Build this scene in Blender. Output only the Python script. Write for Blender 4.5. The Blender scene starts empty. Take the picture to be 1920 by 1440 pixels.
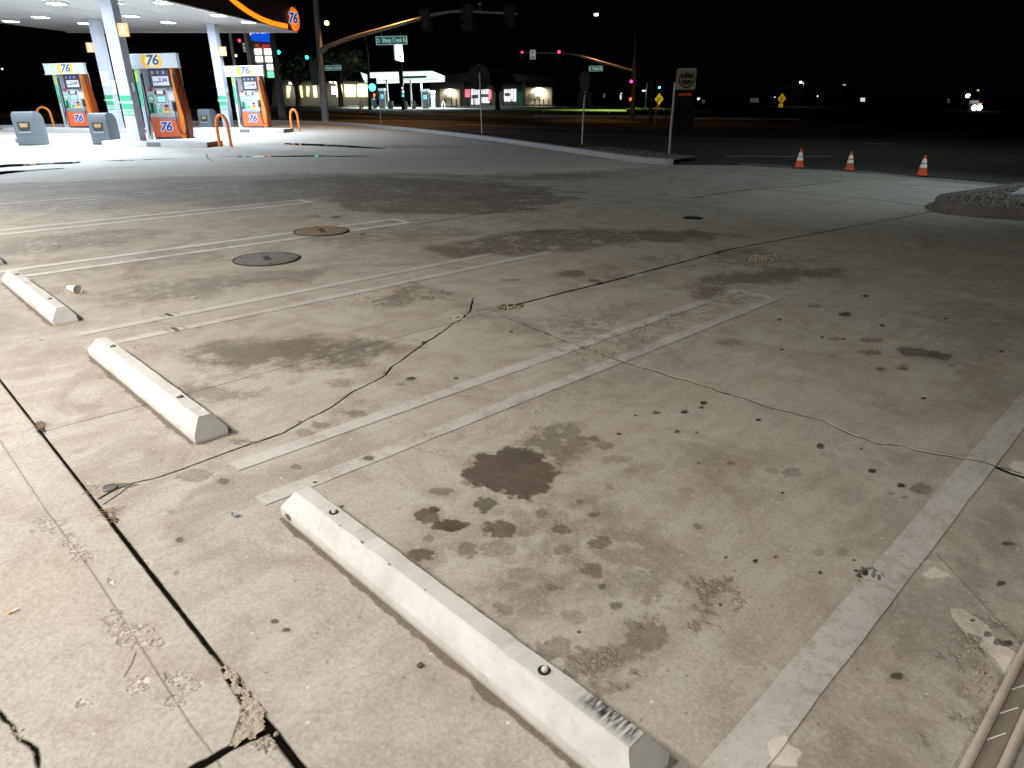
import bpy, bmesh, math, random
import numpy as np
from mathutils import Vector, Matrix, noise as mnoise
random.seed(7); rng = np.random.default_rng(11)
PI = math.pi
# ---------------------------------------------------------------- camera
F, YAW, PITCH, ROLL, CH = 1296.05, -0.791466, 0.393682, 0.0068974, 1.65963   # focal in px of a 1920 wide frame
fw = np.array([math.sin(YAW)*math.cos(PITCH), math.cos(YAW)*math.cos(PITCH), -math.sin(PITCH)])
r0 = np.array([math.cos(YAW), -math.sin(YAW), 0.0]); u0 = np.cross(r0, fw)
RT = math.cos(ROLL)*r0 + math.sin(ROLL)*u0; UPV = -math.sin(ROLL)*r0 + math.cos(ROLL)*u0
scene = bpy.context.scene
cd = bpy.data.cameras.new('camera'); cam = bpy.data.objects.new('camera', cd); scene.collection.objects.link(cam)
cd.sensor_width = 36; cd.lens = F/1920*36; cd.clip_end = 3000; cd.clip_start = 0.05
cam.matrix_world = Matrix(((RT[0], UPV[0], -fw[0], 0), (RT[1], UPV[1], -fw[1], 0), (RT[2], UPV[2], -fw[2], CH), (0, 0, 0, 1)))
scene.camera = cam
# ---------------------------------------------------------------- world: a black night sky
w = bpy.data.worlds.new('World'); scene.world = w; w.use_nodes = True
bg = w.node_tree.nodes['Background']; bg.inputs[0].default_value = (0.35, 0.45, 0.7, 1); bg.inputs[1].default_value = 0.0012
scene.view_settings.view_transform = 'Standard'; scene.view_settings.look = 'None'
scene.view_settings.exposure = 0.0; scene.view_settings.gamma = 1.0
C = scene.collection
# ---------------------------------------------------------------- geometry of the place
def ray(x, y):
    return ((x-960)/F)*RT - ((y-720)/F)*UPV + fw
def PL(x, y, z=0.0):
    d = ray(x, y); t = (z-CH)/d[2]; return Vector((d[0]*t, d[1]*t, z))
def G(x, y): return PL(x, y, 0.0)
CAMP = np.array([0, 0, CH])
def P3(g, x, y):            # point on the sight line at the depth of g
    d = ray(x, y); dep = float((np.array(g)-CAMP) @ fw); return Vector(CAMP + d*dep)
def PP(x, y, p0, n):        # point on a plane
    d = ray(x, y); p0 = np.array(p0); n = np.array(n); t = ((p0-CAMP) @ n)/(d @ n); return Vector(CAMP + d*t)
UP = Vector((-0.02495, -0.01586, 1.0)).normalized()     # plumb line: the lot falls away a little
def gdist(g): return float((np.array(g)-CAMP) @ fw)
# ---------------------------------------------------------------- lights
def area(name, loc, target, size, power, col, sizey=None, spread=180):
    l = bpy.data.lights.new(name, 'AREA'); l.energy = power; l.color = col; l.size = size
    l.spread = math.radians(spread)
    if sizey: l.shape = 'RECTANGLE'; l.size_y = sizey
    o = bpy.data.objects.new(name, l); C.objects.link(o); o.location = loc
    o.rotation_euler = (Vector(target)-Vector(loc)).to_track_quat('-Z', 'Y').to_euler(); return o
def spot(name, loc, target, power, col, ang=120, blend=.6, rad=.15):
    l = bpy.data.lights.new(name, 'SPOT'); l.energy = power; l.color = col; l.spot_size = math.radians(ang)
    l.spot_blend = blend; l.shadow_soft_size = rad
    o = bpy.data.objects.new(name, l); C.objects.link(o); o.location = loc
    o.rotation_euler = (Vector(target)-Vector(loc)).to_track_quat('-Z', 'Y').to_euler(); return o
def point(name, loc, power, col, rad=.1):
    l = bpy.data.lights.new(name, 'POINT'); l.energy = power; l.color = col; l.shadow_soft_size = rad
    o = bpy.data.objects.new(name, l); C.objects.link(o); o.location = loc; return o
WARM = (1.0, .945, .87); COOL = (.74, .86, 1.0); SOD = (1.0, .45, .12)
# the lit shop front behind and to the left of the camera: soffit lamps and two wall packs
area('shop_soffit_lamp', (-1.6, -1.0, 3.1), (-1.5, .8, 0), .4, 90, WARM)
area('shop_soffit_lamp', (2.2, -.9, 3.1), (1.2, 1.2, 0), .4, 88, (1.0, .95, .87))
area('shop_soffit_lamp', (-5.2, -1.3, 3.1), (-4.9, .3, 0), .4, 148, WARM)
area('shop_soffit_lamp', (-9.0, -1.3, 3.1), (-8.8, .4, 0), .4, 120, WARM)
area('shop_soffit_lamp', (-12.5, -1.3, 3.1), (-12.3, .4, 0), .4, 100, WARM)
area('shop_wall_lamp', (-5.2, -2.4, 4.2), (-4.2, 1.6, 0), .4, 138, WARM, spread=140)
area('shop_wall_lamp', (-12.5, -2.4, 4.2), (-11.5, 3, 0), .4, 240, WARM, spread=140)

# the pole lamp over the driveway on the right
spot('driveway_pole_lamp', (1.5, 18.5, 7.0), (-5.0, 15.9, 0), 1700, (.74, .93, 1.0), 66, 1.0, .2)

spot('road_fill_spot', (-9, 27, 9.5), (-8, 26, 0), 520, (.85, 1.0, .9), 140, 1.0, .2)  # weak wide spot added to lift the dark road

# ---------------------------------------------------------------- materials
def nt(name):
    m = bpy.data.materials.new(name); m.use_nodes = True; t = m.node_tree
    b = t.nodes['Principled BSDF']; return m, t, b
def N(t, typ, **kw):
    n = t.nodes.new(typ)
    for k, v in kw.items(): setattr(n, k, v)
    return n
def L(t, a, b): t.links.new(a, b)
MC = {}
def mat(name, col, rough=.6, metal=0.0, var=.15, scale=8.0, bump=.0, emit=None, es=0.0, spec=.5):
    if name in MC: return MC[name]
    m, t, b = nt(name)
    b.inputs['Roughness'].default_value = rough; b.inputs['Metallic'].default_value = metal
    b.inputs['Specular IOR Level'].default_value = spec
    tc = N(t, 'ShaderNodeTexCoord'); nz = N(t, 'ShaderNodeTexNoise'); nz.inputs['Scale'].default_value = scale; nz.inputs['Detail'].default_value = 6
    L(t, tc.outputs['Object'], nz.inputs['Vector'])
    cr = N(t, 'ShaderNodeMix', data_type='RGBA')
    cr.inputs['A'].default_value = (*[c*(1-var) for c in col], 1); cr.inputs['B'].default_value = (*[min(1, c*(1+var)) for c in col], 1)
    L(t, nz.outputs['Fac'], cr.inputs['Factor']); L(t, cr.outputs['Result'], b.inputs['Base Color'])
    if bump:
        bp = N(t, 'ShaderNodeBump'); bp.inputs['Strength'].default_value = bump; bp.inputs['Distance'].default_value = .01
        n2 = N(t, 'ShaderNodeTexNoise'); n2.inputs['Scale'].default_value = scale*6; n2.inputs['Detail'].default_value = 8
        L(t, tc.outputs['Object'], n2.inputs['Vector']); L(t, n2.outputs['Fac'], bp.inputs['Height']); L(t, bp.outputs['Normal'], b.inputs['Normal'])
    if emit: b.inputs['Emission Color'].default_value = (*emit, 1); b.inputs['Emission Strength'].default_value = es
    MC[name] = m; return m
def em(name, col, s):
    return mat(name, col, .5, emit=col, es=s, var=.02)
# ---------------------------------------------------------------- object helpers
def link(o): C.objects.link(o); return o
def tag(o, label=None, cat=None, group=None, kind=None):
    if label: o['label'] = label
    if cat: o['category'] = cat
    if group: o['group'] = group
    if kind: o['kind'] = kind
    return o
def frame(loc, xdir=None):
    z = UP.copy(); x = Vector(xdir) if xdir is not None else Vector((1, 0, 0)); x = (x - z*x.dot(z)).normalized(); y = z.cross(x)
    m = Matrix(((x[0], y[0], z[0], loc[0]), (x[1], y[1], z[1], loc[1]), (x[2], y[2], z[2], loc[2]), (0, 0, 0, 1))); return m
def thing(name, label, cat, loc, xdir=None, group=None):
    o = bpy.data.objects.new(name, None); link(o); o.empty_display_size = .2
    o.matrix_world = frame(loc, xdir); return tag(o, label, cat, group)
CAMX = (float(RT[0]), float(RT[1]), 0)     # things whose face looks across the lot
class MB:
    def __init__(s): s.b = bmesh.new()
    def box(s, c, d, rot=None, taper=None):
        hx, hy, hz = d[0]/2, d[1]/2, d[2]/2; tp = taper or (1, 1)
        vs = []
        for z in (-1, 1):
            k = tp if z > 0 else (1, 1)
            for x, y in ((-1, -1), (1, -1), (1, 1), (-1, 1)):
                v = Vector((x*hx*k[0], y*hy*k[1], z*hz))
                if rot: v = rot @ v
                vs.append(s.b.verts.new(v+Vector(c)))
        for f in ((3, 2, 1, 0), (4, 5, 6, 7), (0, 1, 5, 4), (1, 2, 6, 5), (2, 3, 7, 6), (3, 0, 4, 7)): s.b.faces.new([vs[i] for i in f])
        return s
    def tube(s, pts, r, n=12, cap=True):
        pts = [Vector(p) for p in pts]; rs = r if isinstance(r, (list, tuple)) else [r]*len(pts); rings = []
        prev = None
        for i, p in enumerate(pts):
            d = (pts[min(i+1, len(pts)-1)]-pts[max(i-1, 0)]).normalized()
            if prev is None:
                a = Vector((0, 0, 1)) if abs(d.z) < .9 else Vector((1, 0, 0)); u = d.cross(a).normalized()
            else: u = (prev-d*prev.dot(d)).normalized()
            prev = u; v = d.cross(u)
            rings.append([s.b.verts.new(p+(u*math.cos(2*PI*k/n)+v*math.sin(2*PI*k/n))*rs[i]) for k in range(n)])
        for a, b in zip(rings, rings[1:]):
            for k in range(n): s.b.faces.new([a[k], a[(k+1) % n], b[(k+1) % n], b[k]])
        if cap:
            s.b.faces.new(rings[0][::-1]); s.b.faces.new(rings[-1])
        return s
    def lathe(s, prof, c=(0, 0, 0), n=24, M=None):
        rings = []
        for r, z in prof:
            rg = []
            for k in range(n):
                v = Vector((r*math.cos(2*PI*k/n), r*math.sin(2*PI*k/n), z))
                if M: v = M @ v
                rg.append(s.b.verts.new(v+Vector(c)))
            rings.append(rg)
        for a, b in zip(rings, rings[1:]):
            for k in range(n): s.b.faces.new([a[k], a[(k+1) % n], b[(k+1) % n], b[k]])
        if prof[0][0] > 1e-6: s.b.faces.new(rings[0][::-1])
        if prof[-1][0] > 1e-6: s.b.faces.new(rings[-1])
        return s
    def prism(s, poly, off, cap2=True):   # polygon extruded by vector
        off = Vector(off); a = [s.b.verts.new(Vector(p)) for p in poly]; b = [s.b.verts.new(Vector(p)+off) for p in poly]
        s.b.faces.new(a[::-1]); s.b.faces.new(b); n = len(a)
        for k in range(n): s.b.faces.new([a[k], a[(k+1) % n], b[(k+1) % n], b[k]])
        return s
    def poly(s, pts): s.b.faces.new([s.b.verts.new(Vector(p)) for p in pts]); return s
    def strip(s, pts, wid, z=None):     # flat ribbon along a polyline
        pts = [Vector(p) for p in pts]; L_, R_ = [], []
        for i, p in enumerate(pts):
            d = pts[min(i+1, len(pts)-1)]-pts[max(i-1, 0)]; d.z = 0; d.normalize(); nn = Vector((-d.y, d.x, 0))*wid/2
            q = p.copy();
            if z is not None: q.z = z
            L_.append(s.b.verts.new(q+nn)); R_.append(s.b.verts.new(q-nn))
        for i in range(len(pts)-1): s.b.faces.new([R_[i], R_[i+1], L_[i+1], L_[i]])
        return s
    def build(s, name, m, parent=None, bevel=0, smooth=False, local=True):
        if bevel:
            bmesh.ops.remove_doubles(s.b, verts=s.b.verts, dist=1e-6)
            es = [e for e in s.b.edges if len(e.link_faces) == 2 and e.calc_face_angle(0) > .5]
            bmesh.ops.bevel(s.b, geom=es, offset=bevel, segments=2, profile=.6, affect='EDGES', clamp_overlap=True)
        bmesh.ops.recalc_face_normals(s.b, faces=s.b.faces)
        me = bpy.data.meshes.new(name); s.b.to_mesh(me); s.b.free()
        if smooth:
            for p in me.polygons: p.use_smooth = True
            try: me.set_sharp_from_angle(angle=math.radians(28))
            except Exception: pass
        me.materials.append(m); o = bpy.data.objects.new(name, me); link(o)
        if parent is not None: o.parent = parent
        return o
def text(name, s, size, m, parent, M, ext=.004, bold=0.0, shear=0.0, spacing=1.0, label=None, sx=1.0):
    cu = bpy.data.curves.new(name, 'FONT'); cu.body = s; cu.size = size; cu.extrude = ext; cu.offset = bold; cu.shear = shear
    cu.align_x = 'CENTER'; cu.align_y = 'CENTER'; cu.space_character = spacing; cu.resolution_u = 4
    tmp = bpy.data.objects.new('tmp', cu); link(tmp); dg = bpy.context.evaluated_depsgraph_get(); dg.update()
    me = bpy.data.meshes.new_from_object(tmp.evaluated_get(dg)); bpy.data.objects.remove(tmp); bpy.data.curves.remove(cu)
    me.materials.clear(); me.materials.append(m); me.name = name
    o = bpy.data.objects.new(name, me); link(o)
    if parent is not None: o.parent = parent
    o.matrix_local = M @ Matrix.Diagonal((sx, 1, 1, 1)); return o
def facing(loc, yaw=0):      # a text frame standing upright: reads from -y side of the local frame
    return Matrix.Translation(loc) @ Matrix.Rotation(yaw, 4, 'Z') @ Matrix.Rotation(PI/2, 4, 'X')
def copy_tree(o, parent=None):
    c = o.copy(); C.objects.link(c); c.parent = parent
    for ch in list(o.children): copy_tree(ch, c)
    return c

# ================================================================= ground map (numpy masks of stains, cracks, wear)
def vnoise(h, w_, cell, seed):
    r = np.random.default_rng(seed); gh, gw = int(h/cell)+3, int(w_/cell)+3
    g = r.random((gh, gw), dtype=np.float32)
    yy = np.arange(h, dtype=np.float32)/cell; xx = np.arange(w_, dtype=np.float32)/cell
    yi = yy.astype(int); xi = xx.astype(int); fy = yy-yi; fx = xx-xi; fy = fy*fy*(3-2*fy); fx = fx*fx*(3-2*fx)
    a = g[yi][:, xi]; b = g[yi][:, xi+1]; c = g[yi+1][:, xi]; d = g[yi+1][:, xi+1]
    fx = fx[None, :]; fy = fy[:, None]
    return (a*(1-fx)+b*fx)*(1-fy)+(c*(1-fx)+d*fx)*fy
def fbm(h, w_, cell, seed, octv=4, gain=.55):
    o = np.zeros((h, w_), np.float32); a = 1; s = 0
    for k in range(octv):
        if cell < 1.5: break
        o += a*vnoise(h, w_, cell, seed+k*17); s += a; a *= gain; cell /= 2
    return o/s
class Map:
    def __init__(s, x0, x1, y0, y1, res, seed):
        s.x0, s.y0, s.res = x0, y0, res; s.w = int((x1-x0)/res); s.h = int((y1-y0)/res); s.x1 = x0+s.w*res; s.y1 = y0+s.h*res
        s.ch = [np.zeros((s.h, s.w), np.float32) for _ in range(4)]   # stain, light, crack, aggregate
        s.n1 = fbm(s.h, s.w, .35/res, seed, 6); s.n2 = fbm(s.h, s.w, .06/res, seed+100, 4) if .06/res > 2 else s.n1; s.seed = seed; s.n3 = fbm(s.h, s.w, .022/res, seed+200, 3) if .022/res > 2 else s.n2
    def win(s, x0, x1, y0, y1):
        i0 = max(0, int((y0-s.y0)/s.res)); i1 = min(s.h, int((y1-s.y0)/s.res)+2); j0 = max(0, int((x0-s.x0)/s.res)); j1 = min(s.w, int((x1-s.x0)/s.res)+2)
        if i1 <= i0 or j1 <= j0: return None
        Y, X = np.mgrid[i0:i1, j0:j1].astype(np.float32); return slice(i0, i1), slice(j0, j1), X*s.res+s.x0, Y*s.res+s.y0
    def put(s, c, sl, v, mode='max'):
        a = s.ch[c][sl[0], sl[1]]
        s.ch[c][sl[0], sl[1]] = np.maximum(a, v) if mode == 'max' else np.clip(a+v, 0, 1)
    def blob(s, c, px, py, rx, ry, st, soft=.15, jag=.5, fine=.5):   # ellipse given on the photo plane, laid on the ground
        g = G(px, py); gx = (G(px+rx, py)-G(px-rx, py))/2; gy = (G(px, py-ry)-G(px, py+ry))/2
        a = Matrix(((gx.x, gy.x), (gx.y, gy.y)))
        try: ai = a.inverted()
        except Exception: return
        R = (abs(gx.x)+abs(gy.x))*1.7+.02, (abs(gx.y)+abs(gy.y))*1.7+.02
        wn = s.win(g.x-R[0], g.x+R[0], g.y-R[1], g.y+R[1])
        if wn is None: return
        sy, sx, X, Y = wn; dx = X-g.x; dy = Y-g.y
        u = ai[0][0]*dx+ai[0][1]*dy; v = ai[1][0]*dx+ai[1][1]*dy
        d = np.sqrt(u*u+v*v) + (s.n1[sy, sx]-.5)*jag*2.4 + (s.n2[sy, sx]-.5)*fine*1.1 + (s.n3[sy, sx]-.5)*fine*1.3
        s.put(c, (sy, sx), st*np.clip((1-d)/soft+.5, 0, 1)*(.8+.4*s.n2[sy, sx]))
    def pgon(s, c, pts, st, soft=.04, jag=.12, fine=.05, brk=0.0, mode='max'):
        P = [G(*p) for p in pts]; xs = [p.x for p in P]; ys = [p.y for p in P]
        m = soft*2+jag
        wn = s.win(min(xs)-m, max(xs)+m, min(ys)-m, max(ys)+m)
        if wn is None: return
        sy, sx, X, Y = wn; ins = np.zeros(X.shape, bool); d2 = np.full(X.shape, 1e9, np.float32); n = len(P)
        for i in range(n):
            a, b = P[i], P[(i+1) % n]
            cond = ((a.y > Y) != (b.y > Y)) & (X < (b.x-a.x)*(Y-a.y)/((b.y-a.y) or 1e-9)+a.x); ins ^= cond
            ex, ey = b.x-a.x, b.y-a.y; t = np.clip(((X-a.x)*ex+(Y-a.y)*ey)/(ex*ex+ey*ey+1e-12), 0, 1)
            d2 = np.minimum(d2, (X-a.x-t*ex)**2+(Y-a.y-t*ey)**2)
        sd = np.sqrt(d2)*np.where(ins, 1, -1) + (s.n1[sy, sx]-.5)*jag*2 + (s.n2[sy, sx]-.5)*fine*2 + (s.n3[sy, sx]-.5)*fine*1.2
        v = np.clip(sd/soft+.3, 0, 1)*st
        if brk: v *= np.clip((s.n2[sy, sx]*.6+s.n1[sy, sx]*.4-.5+(brk-.5)*.55)/(.08 if c == 3 else .16)+.5, 0, 1)
        s.put(c, (sy, sx), v, mode)
    def line(s, c, pts, wid, st=1.0, jit=0.0, soft=None, wob=.5, world=False, brk=0.0, sub=.08):
        P = [Vector(p) if world else G(*p) for p in pts]
        Q = [P[0]]
        r = random.Random(len(pts)*31+int(abs(P[0].x)*100))
        for a, b in zip(P, P[1:]):
            k = max(1, int((b-a).length/sub)) if jit else 1
            nn = Vector((-(b-a).y, (b-a).x, 0)).normalized()
            for i in range(1, k+1):
                q = a.lerp(b, i/k)
                if i < k: q = q+nn*r.gauss(0, jit)
                Q.append(q)
        for a, b in zip(Q, Q[1:]):
            m = wid*2+s.res*3; wn = s.win(min(a.x, b.x)-m, max(a.x, b.x)+m, min(a.y, b.y)-m, max(a.y, b.y)+m)
            if wn is None: continue
            sy, sx, X, Y = wn; ex, ey = b.x-a.x, b.y-a.y; t = np.clip(((X-a.x)*ex+(Y-a.y)*ey)/(ex*ex+ey*ey+1e-12), 0, 1)
            d = np.sqrt((X-a.x-t*ex)**2+(Y-a.y-t*ey)**2)
            ww = wid/2*(1-wob/2+wob*s.n2[sy, sx]*1.0+wob*(s.n1[sy, sx]-.5))
            v = np.clip((ww-d)/(soft or s.res*1.2)+.5, 0, 1)*st
            if brk: v = v*(s.n1[sy, sx] > brk)
            s.put(c, (sy, sx), v)
    def image(s, name):
        im = bpy.data.images.new(name, s.w, s.h, alpha=True); im.colorspace_settings.name = 'Non-Color'; im.alpha_mode = 'CHANNEL_PACKED'
        px = np.stack([np.clip(c, 0, 1) for c in s.ch], -1).astype(np.float32).ravel(); im.pixels.foreach_set(px); im.update()
        try: im.pack()
        except Exception: pass
        return im

near = Map(-13.6, 0.9, -1.2, 10.4, .004, 5)
far = Map(-46, 6, -3, 27, .02, 9)
for mp in (near, far):
    cr = lambda pts, wd, **k: mp.line(2, pts, wd, **k)
    # sawn and formed joints
    cr([(948, 576), (1160, 523), (1370, 467), (1560, 432), (1752, 396)], .028, jit=.002, wob=.8)
    cr([(948, 576), (870, 600), (600, 670), (380, 730), (250, 765), (85, 808)], .006, st=.85, wob=.3)
    cr([(775, 528), (830, 542), (885, 557), (948, 576)], .006, st=.6, jit=.003); mp.line(1, [(790, 531), (885, 556.5), (950, 577)], .012, st=.8, jit=.002, brk=.45)
    cr([(240, 360), (381, 409), (473, 436), (525, 451), (567, 461)], .008, st=.7, jit=.004, brk=.4)
    cr([(567, 461), (680, 497), (775, 528)], .006, st=.3, jit=.004, brk=.5)
    mp.line(1, [(505, 444), (545, 456), (600, 469)], .03, st=.5, brk=.5)
    cr([(940, 594), (975, 605), (1010, 620), (1072, 644), (1100, 655), (1176, 681), (1240, 700), (1303, 719), (1361, 738), (1410, 753), (1440, 764), (1519, 783), (1545, 790), (1560, 798), (1594, 815), (1642, 832), (1672, 834), (1755, 852), (1815, 862), (1867, 875), (1915, 888)], .007, jit=.007, wob=1.3, st=.95, sub=.05)
    mp.line(1, [(940, 592), (975, 603), (1010, 617), (1072, 641), (1100, 652), (1176, 679), (1240, 698), (1303, 716)], .009, st=.8, jit=.005, brk=.53)
    mp.line(1, [(1545, 788), (1562, 797), (1596, 813), (1644, 830), (1672, 832), (1755, 850), (1815, 860), (1867, 873)], .009, st=.9, jit=.006, brk=.5)
    cr([(1089, 425), (1159, 433), (1230, 447), (1300, 457), (1365, 465), (1477, 487), (1597, 500), (1680, 511), (1729, 521), (1800, 531), (1915, 549)], .009, st=.8, jit=.006, wob=1.2, brk=.35)
    mp.line(1, [(1440, 478), (1477, 486), (1597, 498.5), (1680, 510), (1729, 519.5), (1800, 529), (1915, 547)], .014, st=.5, jit=.006, brk=.52)
    cr([(819, 386), (910, 399), (1099, 428)], .012, st=.4, jit=.005, brk=.4)
    cr([(779, 421), (850, 410), (910, 399), (1000, 391), (1107, 384), (1180, 379)], .024, st=.8, jit=.004)
    cr([(850, 331), (965, 344), (1074, 360), (1212, 373), (1293, 382), (1330, 387)], .03, st=.8, jit=.004)
    cr([(1293, 372), (1380, 358), (1419, 354), (1487, 350), (1582, 339)], .045, st=.95)
    cr([(1419, 354), (1537, 365), (1633, 374), (1748, 387)], .04, st=.9)
    cr([(1180, 379), (1293, 372)], .014, st=.4)
    cr([(600, 293.5), (819, 297.5), (1063, 305.5), (1240, 311)], .07, st=.7, jit=.01); cr([(386, 289), (389, 297), (398, 302), (470, 305)], .04, st=.8, jit=.01)
    cr([(600, 317), (735, 313), (900, 312)], .035, st=.6, jit=.01); cr([(1690, 347), (1760, 349), (1860, 355)], .05, st=.9, jit=.02)
    mp.blob(0, 780, 275, 70, 3, .3, jag=1, soft=.6); mp.blob(0, 1020, 330, 120, 7, .35, jag=1, soft=.8)
    cr([(180, 540), (260, 515), (350, 492), (440, 478)], .006, st=.55, jit=.01, brk=.45)
    cr([(562, 480), (600, 477), (650, 476)], .007, st=.7, jit=.006)
    # the long open crack
    cr([(888, 558), (880, 585), (868, 597), (850, 606), (830, 622), (800, 640), (785, 652), (760, 670), (735, 687), (722, 704), (700, 716), (660, 735), (640, 750), (600, 775), (560, 795), (530, 812), (490, 826), (470, 832), (420, 850), (385, 863), (340, 880), (290, 897), (250, 905), (215, 918), (185, 935)], .012, jit=.006, wob=1.1, sub=.08)
    cr([(250, 905), (225, 925), (195, 945)], .007, jit=.01)
    mp.blob(1, 862, 594, 14, 6, .6, jag=1); mp.blob(2, 948, 577, 14, 4, .9, jag=1.2); mp.blob(2, 965, 574, 14, 3, .7, jag=1.4); mp.blob(2, 232, 910, 22, 4, .6, jag=1.5); mp.blob(2, 470, 829, 10, 4, .7, jag=1.2)
    # tooled groove and open expansion joint of the walk
    mp.line(2, [(-60, 744), (0, 827), (88, 960), (173, 1073), (223, 1150), (270, 1223), (357, 1360), (403, 1420), (415, 1440)], .006, st=.36, wob=.8)
    mp.line(2, [(-14, .528, 0), (1, .528, 0)], .013, st=1, world=True, wob=.5)
    mp.line(2, [(-2.9, .527, 0), (-1.9, .526, 0)], .018, st=1, world=True, wob=.6); mp.line(2, [(-1.8, .524, 0), (-1.2, .522, 0)], .026, st=1, world=True, wob=.6)
    for q in ((75, 802, 10, 12), (200, 960, 18, 12), (212, 975, 14, 12)): mp.blob(2, *q, .8, jag=1.6)
    cr([(360, 1445), (400, 1423), (433, 1403), (493, 1377)], .022, jit=.008, wob=1.2)
    cr([(-5, 1335), (8, 1352), (22, 1362), (33, 1387), (55, 1398), (67, 1410), (72, 1445)], .014, jit=.008, wob=1.6)
    cr([(255, 1225), (248, 1245), (233, 1270)], .0025, jit=.008); cr([(510, 1380), (535, 1400), (550, 1430)], .003, jit=.006)
    cr([(500, 1357), (520, 1385), (545, 1415), (570, 1445)], .02, jit=.004)
    # spalls along the groove
    cav = [(417, 1250), (443, 1273), (467, 1303), (490, 1330), (500, 1357), (493, 1377), (433, 1407), (450, 1353), (457, 1327), (440, 1297), (423, 1273)]
    mp.pgon(0, cav, .5, .02, .03, .02); mp.line(2, cav[6:]+cav[:1], .012, jit=.008, wob=1.2)
    for q in ((105, 985, 32, 18), (135, 1012, 25, 14), (165, 1045, 24, 10), (150, 1030, 18, 14), (268, 1058, 12, 9), (210, 1092, 17, 9), (213, 1165, 20, 20), (250, 1195, 30, 22), (297, 1206, 18, 12), (262, 1288, 22, 20), (322, 1270, 22, 14), (352, 1286, 18, 12), (160, 1320, 14, 9), (330, 1315, 12, 8)):
        mp.blob(3, *q, 1, jag=1.3, fine=1.0); mp.blob(1, q[0]+2, q[1]+1, q[2]*.9, q[3]*.9, .75, jag=1.5, fine=1.2)
    # aggregate showing through
    for p in ([(1020, 645), (1100, 640), (1180, 612), (1330, 572), (1400, 555), (1415, 560), (1330, 592), (1200, 645), (1130, 678), (1080, 672)], ):
        mp.pgon(3, p, .95, .05, .1, .12, brk=.46)
    mp.pgon(3, [(1370, 470), (1440, 480), (1475, 492), (1440, 497), (1390, 487)], .9, .05, .1, .1, brk=.5)
    mp.pgon(1, [(1370, 470), (1440, 480), (1475, 492), (1440, 497), (1390, 487)], .6, .05, .1, .1, brk=.36)
    mp.pgon(3, [(450, 340), (600, 328), (800, 330), (960, 345), (1000, 352), (900, 362), (700, 362), (560, 360)], .8, .2, .4, .1, brk=.5)
    mp.pgon(3, [(800, 472), (960, 452), (1120, 438), (1160, 450), (1000, 470), (860, 486)], .7, .1, .3, .1, brk=.45)
    mp.pgon(3, [(690, 565), (785, 532), (860, 552), (790, 570), (720, 578)], .9, .05, .15, .1, brk=.55)
    mp.pgon(3, [(1000, 640), (1100, 600), (1180, 590), (1120, 625), (1050, 650)], .6, .05, .2, .1, brk=.45)
    mp.pgon(3, [(780, 840), (900, 790), (1020, 720), (1060, 730), (940, 800), (820, 860)], .45, .05, .2, .1, brk=.4)
    mp.pgon(3, [(1780, 1250), (1860, 1140), (1920, 1170), (1900, 1300), (1830, 1400), (1760, 1380)], .7, .02, .1, .08, brk=.42)
    mp.pgon(3, [(1060, 1230), (1150, 1180), (1300, 1110), (1400, 1060), (1420, 1090), (1300, 1170), (1180, 1250), (1090, 1270)], .6, .04, .1, .1, brk=.5)
    # peeled white paint by the hatching
    mp.pgon(1, [(1784, 1145), (1808, 1146), (1850, 1175), (1875, 1208), (1905, 1228), (1898, 1255), (1880, 1270), (1868, 1245), (1840, 1212), (1838, 1196), (1810, 1182), (1795, 1165)], 1, .004, .014, .012)
    mp.ch[3] *= (mp.ch[1] < .8); mp.blob(1, 1755, 1077, 14, 7, .9, jag=2, fine=2); mp.blob(1, 1735, 1055, 10, 5, .5, jag=1.2)
    for q in ((1850, 1190, 8, 6), (1870, 1205, 9, 6), (1822, 1165, 8, 4), (1886, 1208, 14, 6)): mp.blob(2, *q, .7, jag=1)
    mp.pgon(1, [(1440, 1400), (1465, 1378), (1485, 1372), (1478, 1395), (1500, 1410), (1490, 1440), (1440, 1440)], .9, .004, .02, .014)
    mp.pgon(1, [(1890, 860), (1925, 868), (1925, 905), (1900, 890)], .8, .02, .06, .03); mp.line(2, [(1870, 878), (1895, 888), (1925, 897)], .02, jit=.01)
    # cleaner, paler apron towards the pumps; extra paleness stands in for canopy light
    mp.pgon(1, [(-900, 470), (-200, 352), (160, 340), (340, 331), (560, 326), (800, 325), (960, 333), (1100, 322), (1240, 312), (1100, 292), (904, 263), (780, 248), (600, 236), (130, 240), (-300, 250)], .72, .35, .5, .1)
    mp.pgon(1, [(1330, 385), (1419, 354), (1582, 336), (1730, 340), (1850, 350), (1750, 390), (1560, 432), (1500, 420)], .22, .3, .2, .1)  # slightly paler patch on the right-hand driveway
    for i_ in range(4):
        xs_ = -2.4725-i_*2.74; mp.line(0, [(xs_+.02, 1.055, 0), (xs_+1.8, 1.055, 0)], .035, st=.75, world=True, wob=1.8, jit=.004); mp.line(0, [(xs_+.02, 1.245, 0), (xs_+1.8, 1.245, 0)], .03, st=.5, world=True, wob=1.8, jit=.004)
    # ---- oil
    mp.pgon(0, [(838, 898), (868, 868), (905, 850), (950, 836), (1000, 840), (1028, 865), (1042, 885), (1022, 925), (985, 936), (950, 932), (910, 920), (872, 912)], .88, .03, .05, .04)
    mp.pgon(0, [(960, 836), (1010, 800), (1075, 792), (1120, 835), (1100, 850), (1050, 880), (1020, 850)], .58, .08, .1, .06, brk=.74)
    mp.pgon(0, [(800, 1000), (1000, 935), (1180, 960), (1260, 1080), (1250, 1180), (1100, 1180), (950, 1150), (850, 1070)], .34, .25, .35, .1, brk=.5)
    mp.pgon(0, [(1060, 1260), (1100, 1220), (1170, 1180), (1250, 1150), (1380, 1080), (1330, 1150), (1220, 1220), (1120, 1290)], .48, .06, .15, .08, brk=.55)
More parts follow.
